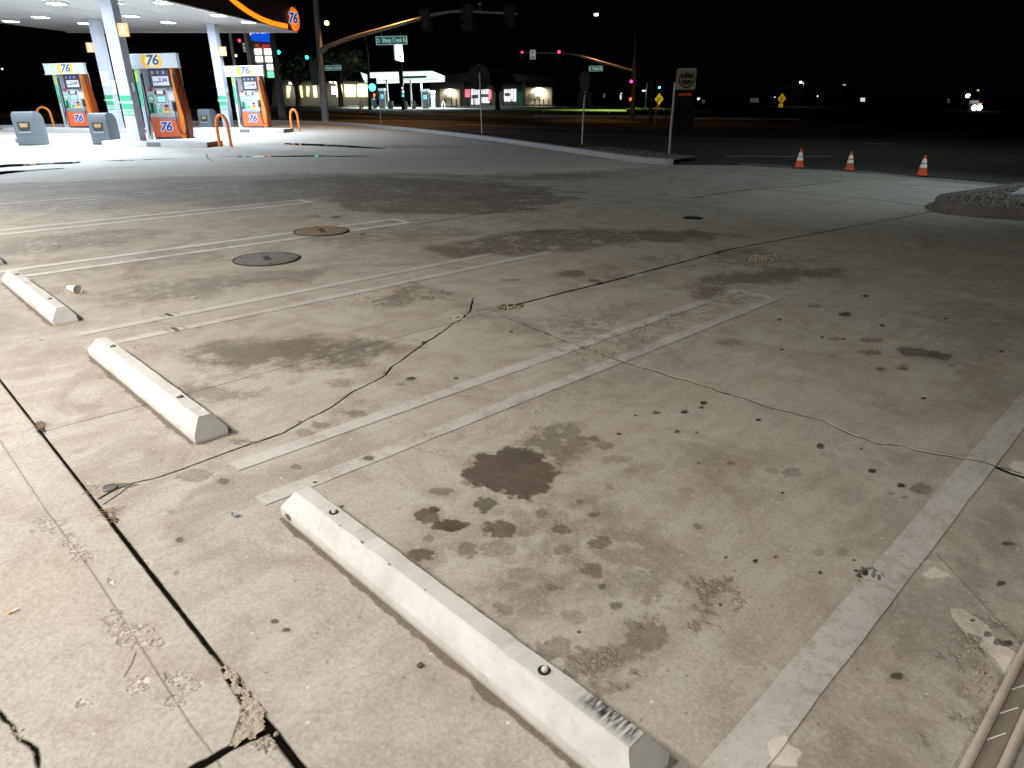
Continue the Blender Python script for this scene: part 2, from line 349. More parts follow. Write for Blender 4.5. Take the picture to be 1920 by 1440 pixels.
    for q in ((910, 947, 18, 11, .8), (797, 968, 18, 9, .8), (845, 987, 25, 9, .95), (813, 956, 7, 4, .95), (872, 982, 7, 4, .8), (940, 990, 33, 13, .8), (985, 997, 18, 11, .42), (1050, 992, 25, 14, .7), (1114, 964, 17, 8, .7),
              (1015, 963, 15, 10, .6), (1085, 941, 20, 9, .6), (1130, 1018, 25, 14, .7), (1055, 1028, 20, 10, .6), (1022, 1018, 14, 9, .4), (790, 1038, 22, 12, .85), (872, 1029, 21, 12, .6), (803, 1012, 10, 8, .5),
              (1108, 1070, 26, 14, .62), (1035, 1102, 22, 8, .6), (1128, 1100, 8, 6, .7), (1190, 1085, 44, 26, .38), (1220, 1112, 20, 18, .42), (1153, 1135, 8, 5, .7), (942, 1143, 22, 16, .55), (1210, 1195, 30, 22, .55),
              (1150, 1228, 38, 18, .5), (930, 1030, 30, 14, .4), (980, 1075, 28, 14, .35), (1070, 1050, 22, 12, .4), (830, 922, 16, 6, .6), (1030, 1220, 40, 18, .45), (1100, 1345, 30, 20, .4), (1070, 1155, 18, 10, .3),
              (1069, 810, 15, 8, .55), (1089, 822, 8, 3, .7), (1112, 823, 9, 4, .7), (1137, 836, 17, 7, .5), (1206, 875, 13, 6, .4), (1142, 912, 14, 8, .35), (1160, 862, 32, 8, .35),
              (1585, 589, 15, 6, .95), (1527, 574, 12, 3, .55), (1632, 638, 18, 4, .5), (1631, 660, 25, 5, .5), (1718, 660, 26, 6, .75), (1750, 665, 20, 7, .8), (1770, 668, 20, 8, .75), (1695, 655, 14, 4, .6), (1693, 690, 13, 5, .7), (1650, 692, 7, 3, .7),
              (1566, 635, 11, 3, .45), (1563, 668, 9, 3, .4), (1784, 685, 8, 3, .5), (1370, 640, 26, 10, .45), (1368, 685, 16, 6, .3), (1725, 918, 20, 7, .6), (1670, 925, 8, 3, .5), (1695, 932, 7, 3, .55), (1368, 869, 10, 5, .6), (1309, 868, 6, 3, .7),
              (1446, 882, 8, 5, .35), (1485, 886, 14, 6, .4), (1307, 987, 8, 5, .6), (1285, 920, 16, 5, .2), (1678, 1267, 10, 6, .9), (1875, 1094, 9, 5, .95), (1888, 1020, 10, 4, .8), (1535, 1035, 8, 6, .35), (1580, 1035, 12, 10, .3),
              (385, 735, 50, 17, .4), (670, 775, 25, 7, .55), (600, 797, 14, 5, .5), (206, 915, 14, 7, .85), (420, 903, 13, 8, .65), (370, 892, 26, 8, .4), (320, 960, 10, 5, .3), (335, 1012, 7, 5, .8), (515, 1165, 5, 3, .9), (538, 1181, 7, 3, .9),
              (330, 1074, 8, 8, .45), (787, 1250, 6, 4, 1), (885, 1310, 8, 6, .4), (1072, 513, 22, 5, .65), (1115, 526, 9, 2, .7), (1126, 531, 5, 2, .95), (1015, 435, 20, 4, .7), (678, 439, 7, 2, .8), (450, 828, 26, 8, .5), (570, 812, 18, 6, .35), (410, 785, 20, 6, .3),
              (560, 670, 30, 10, .25), (635, 720, 26, 8, .35), (740, 655, 20, 8, .35), (960, 525, 18, 3, .4), (262, 520, 22, 3, .35), (590, 405, 14, 2, .6), (630, 407, 14, 3, .8), (450, 640, 30, 8, .3), (750, 720, 9, 3, .45), (720, 700, 6, 3, .6), (690, 860, 8, 4, .8), (770, 710, 7, 3, .8), (555, 875, 8, 4, .5)):
        mp.blob(0, *q[:4], q[4], jag=.9, fine=.7, soft=.3)
        if q[4] > .5 and q[2] > 6: mp.blob(0, q[0]+2, q[1]+1, q[2]*1.5, q[3]*1.6, q[4]*.28, jag=1.2, fine=.5, soft=.9)
    for q in ((1190, 779), (1227, 774, 9, 3), (1282, 773, 6, 3), (1201, 803), (1160, 814, 5, 3), (1270, 810, 8, 4), (1305, 811), (1461, 599), (1502, 602), (1465, 656), (1482, 668), (1420, 684), (1428, 702), (1346, 722), (1361, 738, 6, 3), (1318, 755, 6, 3), (1314, 764), (1422, 787), (1537, 836, 5, 3),
              (1614, 841, 3, 2), (1730, 747, 5, 2), (1654, 610), (1686, 911, 9, 4), (1634, 883, 6, 3), (1466, 924, 3, 2), (1250, 805, 3, 2), (1220, 825, 3, 1.5), (1540, 632, 3, 1.5), (1581, 635, 3, 1.5), (1622, 555, 4, 1.5), (1774, 597, 4, 2), (1877, 659, 5, 2), (1515, 610, 3, 1), (1360, 1045, 3, 2), (1453, 1044, 3, 2), (1600, 1050, 3, 3), (1415, 1052, 4, 3), (1537, 1073, 3, 3), (1350, 1133, 3, 3),
              (958, 622, 3, 2), (795, 642, 5, 3), (855, 709, 5, 2), (773, 708, 5, 2), (1085, 1185, 3, 2), (1010, 1118, 3, 2), (590, 905, 4, 2), (1900, 1250, 3, 2), (640, 950, 3, 2), (560, 790, 3, 1)):
        qq = q if len(q) == 4 else (*q, 4, 2); mp.blob(0, *qq, .9, jag=.9, fine=.9, soft=.4); mp.blob(2, qq[0], qq[1], qq[2]*.7, qq[3]*.6, .3, jag=.9)
    # travelled dirt
    for p, s_, b in (([(330, 672), (400, 645), (560, 626), (700, 638), (770, 652), (700, 672), (620, 692), (520, 702), (400, 700)], .68, .82), ([(800, 465), (900, 445), (1010, 430), (1160, 430), (1300, 430), (1390, 442), (1280, 452), (1130, 462), (1000, 478), (900, 480), (830, 487)], .62, .75),
                     ([(600, 372), (660, 350), (800, 342), (980, 350), (1090, 372), (1000, 395), (840, 402), (650, 398)], .58, .7), ([(1280, 548), (1350, 515), (1450, 496), (1580, 504), (1600, 518), (1480, 530), (1390, 540), (1330, 560)], .62, .8),
                     ([(-200, 470), (0, 452), (150, 433), (330, 428), (300, 452), (100, 474), (-200, 500)], .42, .7), ([(150, 560), (250, 535), (400, 515), (560, 503), (640, 500), (560, 525), (430, 548), (300, 575), (200, 582)], .42, .66),
                     ([(690, 562), (785, 532), (860, 554), (790, 568), (720, 576)], .5, .8), ([(0, 385), (150, 372), (330, 375), (200, 395), (0, 402)], .4, .65), ([(150, 362), (400, 340), (700, 330), (960, 343), (1100, 362), (900, 370), (600, 372), (400, 390)], .5, .7),
                     ([(1300, 470), (1400, 465), (1560, 490), (1500, 505), (1350, 500)], .42, .7), ([(560, 445), (700, 430), (860, 425), (900, 440), (760, 455), (640, 470)], .35, .6), ([(60, 512), (300, 470), (560, 440), (300, 500), (120, 530)], .25, .6),
                     ([(1000, 690), (1200, 640), (1400, 590), (1440, 600), (1250, 690), (1080, 760)], .22, .55), ([(850, 560), (1000, 590), (1150, 560), (1300, 530), (1200, 600), (1050, 640), (930, 620)], .3, .55), ([(1100, 500), (1240, 470), (1340, 480), (1220, 530), (1050, 560)], .28, .55),
                     ([(1500, 1440), (1560, 1250), (1720, 1060), (1900, 900), (1925, 1250), (1800, 1440)], .32, .75), ([(1100, 880), (1300, 840), (1500, 800), (1700, 850), (1500, 1000), (1300, 960)], .2, .5), ([(1700, 560), (1920, 560), (1920, 760), (1800, 760)], .25, .6),
                     ([(600, 1010), (760, 1120), (900, 1240), (960, 1300), (820, 1220), (640, 1090)], .12, .6)):
        mp.pgon(0, p, s_, .25, .3, .12, brk=b)
    print('map', mp.w, mp.h)
# tyre rubber on the twin lines
for (x, y) in ((318, 590), (330, 617)):
    g = G(x, y)
    for k, (o, wd) in enumerate(((-.07, .008), (-.05, .006), (-.01, .035), (.05, .006), (.065, .005))):
        near.line(2, [(g.x-.05, g.y+o, 0), (g.x+.05, g.y+o+.006, 0)], wd, st=.75, world=True, wob=.6)
for q in ((1618, 1072, 9, 10, .8), (1628, 1066, 10, 5, .6), (1640, 1074, 6, 9, .55), (1648, 1084, 6, 10, .6), (1655, 1078, 5, 8, .4)): near.blob(2, *q, jag=1.8, fine=1.8)
near.blob(2, 1622, 1074, 7, 8, .9, jag=1)
IMN, IMF = near.image('concrete_wear_map'), far.image('far_concrete_wear_map')

def map_node(t, mp, im, geo):
    mpn = N(t, 'ShaderNodeMapping', vector_type='POINT'); wd, ht_ = mp.x1-mp.x0, mp.y1-mp.y0
    mpn.inputs['Scale'].default_value = (1/wd, 1/ht_, 1); mpn.inputs['Location'].default_value = (-mp.x0/wd, -mp.y0/ht_, 0)
    L(t, geo.outputs['Position'], mpn.inputs['Vector'])
    tx = N(t, 'ShaderNodeTexImage', image=im, extension='CLIP', interpolation='Cubic' if mp is far else 'Linear'); L(t, mpn.outputs['Vector'], tx.inputs['Vector'])
    sp = N(t, 'ShaderNodeSeparateColor'); L(t, tx.outputs['Color'], sp.inputs['Color'])
    return [sp.outputs['Red'], sp.outputs['Green'], sp.outputs['Blue'], tx.outputs['Alpha']]
def MA(t, op, a, b=None, c=None, clamp=False):
    n = N(t, 'ShaderNodeMath', operation=op, use_clamp=clamp)
    for i, v in enumerate((a, b, c)):
        if v is None: continue
        if isinstance(v, (int, float)): n.inputs[i].default_value = v
        else: L(t, v, n.inputs[i])
    return n.outputs[0]
def MIX(t, f, a, b, bt='MIX'):
    n = N(t, 'ShaderNodeMix', data_type='RGBA', blend_type=bt)
    for k, v in (('Factor', f), ('A', a), ('B', b)):
        if isinstance(v, tuple): n.inputs[k].default_value = (*v, 1)
        elif isinstance(v, (int, float)): n.inputs[k].default_value = v
        else: L(t, v, n.inputs[k])
    return n.outputs['Result']
def NZ(t, geo, sc, det=4, rough=.55, dist=0.0, typ='Fac', vec=None):
    n = N(t, 'ShaderNodeTexNoise'); n.inputs['Scale'].default_value = sc; n.inputs['Detail'].default_value = det; n.inputs['Roughness'].default_value = rough; n.inputs['Distortion'].default_value = dist
    L(t, vec or geo.outputs['Position'], n.inputs['Vector']); return n.outputs[typ]
def RAMP(t, v, lo, hi, a=0.0, b=1.0):
    n = N(t, 'ShaderNodeMapRange', clamp=True); L(t, v, n.inputs[0])
    for i, q in enumerate((lo, hi, a, b)): n.inputs[i+1].default_value = q
    return n.outputs[0]
def concrete(name, paint=0.0, pcol=(.62, .60, .58), walk=False, wear=.5):
    m, t, b = nt(name); geo = N(t, 'ShaderNodeNewGeometry')
    A = map_node(t, near, IMN, geo); B = map_node(t, far, IMF, geo)
    # inside the near map take it, outside take the far one
    sp = N(t, 'ShaderNodeSeparateXYZ'); L(t, geo.outputs['Position'], sp.inputs[0])
    inx = MA(t, 'MULTIPLY', MA(t, 'GREATER_THAN', sp.outputs[0], near.x0+.01), MA(t, 'LESS_THAN', sp.outputs[0], near.x1-.01))
    iny = MA(t, 'MULTIPLY', MA(t, 'GREATER_THAN', sp.outputs[1], near.y0+.01), MA(t, 'LESS_THAN', sp.outputs[1], near.y1-.01))
    ins = MA(t, 'MULTIPLY', inx, iny); out = MA(t, 'SUBTRACT', 1, ins)
    ch = [MA(t, 'ADD', MA(t, 'MULTIPLY', a, ins), MA(t, 'MULTIPLY', bb, out)) for a, bb in zip(A, B)]
    stain, light, crack, agg0 = ch
    big = NZ(t, geo, .55, 5, .6, .6); mid = NZ(t, geo, 3.2, 6, .62, .8); sm = NZ(t, geo, 22, 5, .65); fine = NZ(t, geo, 160, 3, .7); grit = NZ(t, geo, 420, 2, .6)
    agn = NZ(t, geo, 38, 6, .75); agg = MA(t, 'MULTIPLY', agg0, RAMP(t, agn, .40, .56), clamp=True)
    # brushed streaks running with the traffic
    mpn = N(t, 'ShaderNodeMapping'); mpn.inputs['Scale'].default_value = (5, .7, 1); mpn.inputs['Rotation'].default_value = (0, 0, .12); L(t, geo.outputs['Position'], mpn.inputs['Vector'])
    strk = NZ(t, geo, 1.3, 6, .65, 1.2, vec=mpn.outputs['Vector'])
    base = MIX(t, RAMP(t, big, .32, .68), (.37, .345, .29), (.435, .42, .37))
    base = MIX(t, MA(t, 'MULTIPLY', RAMP(t, mid, .44, .68), .62), base, (.30, .26, .21))
    mid2 = NZ(t, geo, 1.4, 8, .7, 1.4); base = MIX(t, MA(t, 'MULTIPLY', RAMP(t, mid2, .48, .64), .62 if not walk else .2), base, (.20, .168, .132))
    med = NZ(t, geo, 9, 7, .72, .5); base = MIX(t, MA(t, 'MULTIPLY', RAMP(t, med, .52, .70), .32 if not walk else .22), base, (.22, .19, .155))
    base = MIX(t, MA(t, 'MULTIPLY', RAMP(t, strk, .46, .72), .55 if not walk else .12), base, (.25, .215, .175))
    # rusty/ochre tint in broad soft patches
    och = NZ(t, geo, .9, 4, .6, .3, vec=None); base = MIX(t, MA(t, 'MULTIPLY', RAMP(t, och, .58, .8), .35), base, (.40, .30, .20))
    base = MIX(t, MA(t, 'MULTIPLY', RAMP(t, sm, .3, .7), .16), base, (.5, .47, .42))
    sp1 = NZ(t, geo, 62, 7, .8); base = MIX(t, MA(t, 'MULTIPLY', RAMP(t, sp1, .50, .64), .5), base, (.20, .175, .145)); base = MIX(t, MA(t, 'MULTIPLY', RAMP(t, sp1, .48, .36), .42), base, (.56, .53, .47))
    # fly specks, pits and pale sand grains
    base = MIX(t, MA(t, 'MULTIPLY', RAMP(t, fine, .60, .68), .55), base, (.14, .12, .10))
    base = MIX(t, MA(t, 'MULTIPLY', RAMP(t, grit, .58, .68), .45), base, (.62, .58, .5))
    vo = N(t, 'ShaderNodeTexVoronoi'); vo.inputs['Scale'].default_value = 7; L(t, geo.outputs['Position'], vo.inputs['Vector'])
    vc = N(t, 'ShaderNodeSeparateColor'); L(t, vo.outputs['Color'], vc.inputs[0])
    spot_ = MA(t, 'MULTIPLY', RAMP(t, MA(t, 'ADD', vo.outputs['Distance'], MA(t, 'MULTIPLY', sm, .12)), .09, .15, 1, 0), MA(t, 'GREATER_THAN', vc.outputs[0], .86))
    base = MIX(t, MA(t, 'MULTIPLY', spot_, .28), base, (.12, .10, .085))
    for sc_v, th, sel, cc, am in ((14, .055, .945, (.68, .65, .58), .7), (19, .08, .965, (.08, .065, .05), .5), (5, .16, .90, (.25, .21, .165), .4)):
        vp = N(t, 'ShaderNodeTexVoronoi'); vp.inputs['Scale'].default_value = sc_v; L(t, geo.outputs['Position'], vp.inputs['Vector']); vpc = N(t, 'ShaderNodeSeparateColor'); L(t, vp.outputs['Color'], vpc.inputs[0])
        mk = MA(t, 'MULTIPLY', RAMP(t, MA(t, 'ADD', vp.outputs['Distance'], MA(t, 'MULTIPLY', MA(t, 'SUBTRACT', sp1, .5), .35)), th, th+.04, 1, 0), MA(t, 'GREATER_THAN', vpc.outputs[2], sel)); base = MIX(t, MA(t, 'MULTIPLY', mk, am), base, cc)
    vo2 = N(t, 'ShaderNodeTexVoronoi'); vo2.inputs['Scale'].default_value = 2.4; L(t, geo.outputs['Position'], vo2.inputs['Vector'])
    vc2 = N(t, 'ShaderNodeSeparateColor'); L(t, vo2.outputs['Color'], vc2.inputs[0])
    spot2 = MA(t, 'MULTIPLY', RAMP(t, MA(t, 'ADD', vo2.outputs['Distance'], MA(t, 'MULTIPLY', sm, .22)), .16, .30, 1, 0), MA(t, 'GREATER_THAN', vc2.outputs[1], .74))
    base = MIX(t, MA(t, 'MULTIPLY', spot2, .30), base, (.19, .165, .14))
    if paint:
        wn = MA(t, 'ADD', MA(t, 'MULTIPLY', sm, .5), MA(t, 'ADD', MA(t, 'MULTIPLY', mid, .3), MA(t, 'MULTIPLY', fine, .2)))
        vn = N(t, 'ShaderNodeTexVoronoi', feature='DISTANCE_TO_EDGE'); vn.inputs['Scale'].default_value = 26
        vd = N(t, 'ShaderNodeVectorMath', operation='ADD'); L(t, geo.outputs['Position'], vd.inputs[0]); nn = N(t, 'ShaderNodeTexNoise'); nn.inputs['Scale'].default_value = 18; L(t, geo.outputs['Position'], nn.inputs['Vector'])
        sc_ = N(t, 'ShaderNodeVectorMath', operation='SCALE'); sc_.inputs['Scale'].default_value = .08; L(t, nn.outputs['Color'], sc_.inputs[0]); L(t, sc_.outputs[0], vd.inputs[1]); L(t, vd.outputs[0], vn.inputs['Vector'])
        crz = MA(t, 'MULTIPLY', RAMP(t, vn.outputs['Distance'], .0, .03, 1, 0), RAMP(t, mid, .45, .6))
        pf = MA(t, 'MULTIPLY', RAMP(t, wn, wear-.12, wear+.02, 1.0, .0) if False else RAMP(t, wn, wear, wear+.07, 1, .25), paint)
        pf = MA(t, 'MULTIPLY', pf, MA(t, 'SUBTRACT', 1, MA(t, 'MULTIPLY', crz, .45)))
        base = MIX(t, pf, base, pcol)
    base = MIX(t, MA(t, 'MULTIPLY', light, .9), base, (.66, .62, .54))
    stc = MIX(t, RAMP(t, mid, .35, .65), (.062, .048, .036), (.090, .067, .049))
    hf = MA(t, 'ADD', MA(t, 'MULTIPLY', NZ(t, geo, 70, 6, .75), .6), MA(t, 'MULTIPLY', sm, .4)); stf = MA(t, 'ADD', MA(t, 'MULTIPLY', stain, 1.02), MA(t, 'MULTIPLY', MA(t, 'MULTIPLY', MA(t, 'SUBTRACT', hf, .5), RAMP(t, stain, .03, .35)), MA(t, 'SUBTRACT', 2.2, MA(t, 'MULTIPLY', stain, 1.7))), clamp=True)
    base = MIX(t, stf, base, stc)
    # aggregate: pale pebbles between dark pits
    va = N(t, 'ShaderNodeTexVoronoi'); va.inputs['Scale'].default_value = 75; va.inputs['Randomness'].default_value = 1.0
    wv = N(t, 'ShaderNodeVectorMath', operation='SCALE'); wv.inputs['Scale'].default_value = .012; wn_ = N(t, 'ShaderNodeTexNoise'); wn_.inputs['Scale'].default_value = 45; wn_.inputs['Detail'].default_value = 5; L(t, geo.outputs['Position'], wn_.inputs['Vector']); L(t, wn_.outputs['Color'], wv.inputs[0])
    wa = N(t, 'ShaderNodeVectorMath', operation='ADD'); L(t, geo.outputs['Position'], wa.inputs[0]); L(t, wv.outputs[0], wa.inputs[1]); L(t, wa.outputs[0], va.inputs['Vector'])
    vac = N(t, 'ShaderNodeSeparateColor'); L(t, va.outputs['Color'], vac.inputs[0])
    ac = MIX(t, vac.outputs[0], (.19, .155, .115), (.50, .45, .36)); ac = MIX(t, MA(t, 'MULTIPLY', RAMP(t, va.outputs['Distance'], .4, .7), .8), ac, (.13, .108, .08))
    base = MIX(t, MA(t, 'MULTIPLY', agg, .72), base, ac)
    base = MIX(t, crack, base, (.006, .005, .0045))
    L(t, base, b.inputs['Base Color'])
    rg = MA(t, 'SUBTRACT', RAMP(t, mid, .3, .7, .72, .9), MA(t, 'MULTIPLY', stain, .28)); L(t, rg, b.inputs['Roughness'])
    L(t, MA(t, 'MULTIPLY', MA(t, 'SUBTRACT', 1, crack), .35), b.inputs['Specular IOR Level'])
    h = MA(t, 'ADD', MA(t, 'MULTIPLY', fine, .0012), MA(t, 'MULTIPLY', sm, .0018)); h = MA(t, 'ADD', h, MA(t, 'MULTIPLY', mid, .004))
    h = MA(t, 'SUBTRACT', h, MA(t, 'MULTIPLY', crack, .012)); h = MA(t, 'SUBTRACT', h, MA(t, 'MULTIPLY', agg, MA(t, 'MULTIPLY', va.outputs['Distance'], .018)))
    h = MA(t, 'ADD', h, MA(t, 'MULTIPLY', light, .002))
    bp = N(t, 'ShaderNodeBump'); bp.inputs['Strength'].default_value = .55; bp.inputs['Distance'].default_value = 1.0; L(t, h, bp.inputs['Height']); L(t, bp.outputs['Normal'], b.inputs['Normal'])
    return m
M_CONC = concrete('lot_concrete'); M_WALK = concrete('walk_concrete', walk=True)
M_PAINT = concrete('worn_line_paint', paint=.54, pcol=(.55, .54, .545), wear=.50)
M_PAINT2 = concrete('thin_line_paint', paint=.85, pcol=(.64, .64, .64), wear=.60)
M_HATCH = concrete('hatch_paint', paint=.26, pcol=(.50, .48, .43), wear=.62)

def asphalt(name, c, sc=30):
    m, t, b = nt(name); geo = N(t, 'ShaderNodeNewGeometry'); a = NZ(t, geo, .15, 5, .6, .5); f = NZ(t, geo, sc, 3, .6)
    base = MIX(t, a, tuple(x*.6 for x in c), tuple(x*1.5 for x in c)); base = MIX(t, MA(t, 'MULTIPLY', RAMP(t, f, .5, .7), .4), base, tuple(x*2.2 for x in c))
    L(t, base, b.inputs['Base Color']); b.inputs['Roughness'].default_value = .85; b.inputs['Specular IOR Level'].default_value = .2
    bp = N(t, 'ShaderNodeBump'); bp.inputs['Strength'].default_value = .4; bp.inputs['Distance'].default_value = .01; L(t, f, bp.inputs['Height']); L(t, bp.outputs['Normal'], b.inputs['Normal']); return m
M_ASPH = asphalt('road_asphalt', (.05, .048, .045)); M_DIRT = asphalt('dry_dirt', (.045, .038, .03), 12)
M_KERB = mat('kerb_concrete', (.33, .33, .33), .8, var=.3, scale=6, bump=.4)
M_KERB_BROWN = mat('kerb_brown_face', (.11, .09, .08), .85, var=.35, scale=9, bump=.5)  # brown tone with random mottling over the island kerb

# ================================================================= setting
def structure(o): o['kind'] = 'structure'; return o
g_ = MB(); g_.poly([(-1500, -700, -.02), (700, -700, -.02), (700, 1500, -.02), (-1500, 1500, -.02)]); structure(g_.build('ground', M_DIRT))
kerb_px = [(-500, 249), (-200, 244), (0, 241), (130, 237.5), (350, 232), (512, 230), (616, 233.5), (665, 236), (717, 241), (780, 247), (904, 262), (1000, 276), (1100, 291), (1180, 303), (1240, 309), (1262, 309)]
K = [G(*p) for p in kerb_px]
right_px = [(1262, 309), (1400, 310), (1500, 316), (1728, 332), (1920, 349)]
Rb = [G(*p) for p in right_px]
rd = MB(); far_edge = [G(x, y) for x, y in ((-700, 207), (0, 204), (300, 202), (640, 200.5), (720, 206), (860, 214), (1000, 219), (1300, 222), (1600, 224), (1920, 230))]
pts = [(p.x, p.y, -.008) for p in K[2:]] + [(p.x, p.y, -.008) for p in Rb[1:]] + [(22, 15, -.008), (60, 90, -.008)] + [(p.x, p.y, -.008) for p in far_edge[::-1][:-1]]
rd.poly(pts); structure(rd.build('road', M_ASPH))
lot = MB(); pts = [(-62, -8, 0), (12, -8, 0), (12, 15.5, 0)] + [(p.x, p.y, 0) for p in Rb[::-1]] + [(p.x, p.y, 0) for p in K[::-1][1:]]
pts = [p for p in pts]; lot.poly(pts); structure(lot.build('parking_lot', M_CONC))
wk = MB(); wk.poly([(-20, -6, .004), (3, -6, .004), (3, .518, .004), (-20, .518, .004)]); structure(wk.build('sidewalk', M_WALK))
# kerb behind the forecourt: real step, kerb top lit by the canopy
kb = MB()
def kerb_run(mb, P, wdt, hgt, z0=0.0, rnd=.02):
    prof = [(0, z0), (0.01, z0+hgt-rnd), (rnd, z0+hgt), (wdt-rnd, z0+hgt), (wdt, z0+hgt-rnd), (wdt, z0-.02)]
    rows = []
    for i, p in enumerate(P):
        d = (P[min(i+1, len(P)-1)]-P[max(i-1, 0)]); d.z = 0; d.normalize(); nn = Vector((-d.y, d.x, 0))
        rows.append([mb.b.verts.new(Vector((p.x, p.y, 0))+nn*a+Vector((0, 0, z))) for a, z in prof])
    for a, b_ in zip(rows, rows[1:]):
        for k in range(len(prof)-1): mb.b.faces.new([a[k], b_[k], b_[k+1], a[k+1]])
    mb.b.faces.new(rows[0]); mb.b.faces.new(rows[-1][::-1])
def smoothp(P, n=6):
    out = []
    for i in range(len(P)-1):
        p0, p1, p2, p3 = P[max(i-1, 0)], P[i], P[i+1], P[min(i+2, len(P)-1)]
        for k in range(n):
            t_ = k/n; out.append(.5*((2*p1)+(-p0+p2)*t_+(2*p0-5*p1+4*p2-p3)*t_*t_+(-p0+3*p1-3*p2+p3)*t_**3))
    out.append(P[-1]); return out
kerb_run(kb, smoothp(K[2:]), .32, .15); structure(kb.build('kerb', M_KERB, smooth=True))
# planted strip behind the kerb
ps = MB(); Ks = smoothp(K[2:]); inner, outer = [], []
for i, p in enumerate(Ks):
    d = Ks[min(i+1, len(Ks)-1)]-Ks[max(i-1, 0)]; d.z = 0; d.normalize(); nn = Vector((-d.y, d.x, 0)); inner.append(p+nn*.30); outer.append(p+nn*(2.2 if i < len(Ks)-8 else 2.2*max(.25, (len(Ks)-1-i)/8)))
for i in range(len(Ks)-1): ps.poly([(inner[i].x, inner[i].y, .09), (inner[i+1].x, inner[i+1].y, .09), (outer[i+1].x, outer[i+1].y, .06), (outer[i].x, outer[i].y, .06)])
structure(ps.build('planting_strip', M_DIRT))
# far kerbs, lane lines
M_FK = mat('far_kerb', (.30, .26, .2), .9); M_LANE = mat('lane_paint', (.34, .33, .30), .8); M_LANEY = mat('yellow_lane_paint', (.5, .34, .08), .8)
fk = MB(); kerb_run(fk, [G(*p) for p in ((120, 208), (400, 209), (600, 211), (690, 215), (760, 217.5), (860, 219), (1000, 221.5), (1100, 222.5), (1250, 223), (1500, 225))][::-1], .3, .18, -.02); structure(fk.build('far_kerb', M_FK))
ln = MB()
ln.strip([G(*p) for p in ((700, 245), (860, 246), (1000, 249), (1150, 254), (1300, 259), (1500, 264))], .25, -.002)
ln.strip([G(*p) for p in ((860, 233), (1000, 239), (1090, 240), (1230, 240))], .5, -.002)
structure(ln.build('lane_marking', M_LANE))
l2 = MB(); l2.strip([G(*p) for p in ((1360, 293), (1450, 293), (1558, 293))], .12, -.002); l2.strip([G(*p) for p in ((1620, 269), (1680, 270))], .15, -.002); structure(l2.build('lane_dash', mat('white_lane', (.6, .6, .56), .8)))
l3 = MB(); l3.strip([G(*p) for p in ((560, 213), (640, 216), (730, 222), (760, 223))], .5, -.002); structure(l3.build('centre_line', M_LANEY))
gt = MB(); gt.strip([G(*p) for p in ((1385, 307), (1450, 310), (1520, 318), (1620, 322), (1728, 334), (1800, 342), (1900, 348))], .35, .002); structure(gt.build('gutter', mat('gutter_concrete', (.20, .19, .17), .8, var=.3)))

# ================================================================= painted lines
X1, HW, LW, P_, YE = -2.8311, .2385, .0985, 2.74, 5.985
def paint_rects(name, rects, m):
    b = MB()
    for i, (x0, x1, y0, y1) in enumerate(rects):
        z = .003; n = max(2, int((y1-y0)/.05)); rw = []
        for k in range(n+1):
            y = y0+(y1-y0)*k/n; j = lambda s: (mnoise.noise(Vector((s*3.3, y*4.1, i)))*.004+mnoise.noise(Vector((s*3.3, y*21, i)))*.002)
            rw.append((b.b.verts.new((x0+j(x0), y, z)), b.b.verts.new((x1+j(x1), y, z))))
        for a, c in zip(rw, rw[1:]): b.b.faces.new([a[0], a[1], c[1], c[0]])
    return structure(b.build(name, m))
for k in range(8):
    c = X1-k*P_; ys = 1.13 if k else 1.10
    m = M_PAINT if k < 2 else M_PAINT2
    paint_rects('parking_line', [(c-HW, c-HW+LW, ys, YE), (c+HW-LW, c+HW, ys-.05, YE), (c-HW+LW, c+HW-LW, YE-LW, YE)], m)
paint_rects('parking_line', [(-.517-.062, -.517+.062, .55, YE)], M_PAINT)
hb = MB(); a, b_, c_, d_ = G(1722, 1078), G(1750, 1036), G(1960, 1262), G(1905, 1300)
hb.poly([(p.x, p.y, .0045) for p in (a, d_, c_, b_)][::1]); structure(hb.build('hatch_line', M_HATCH))

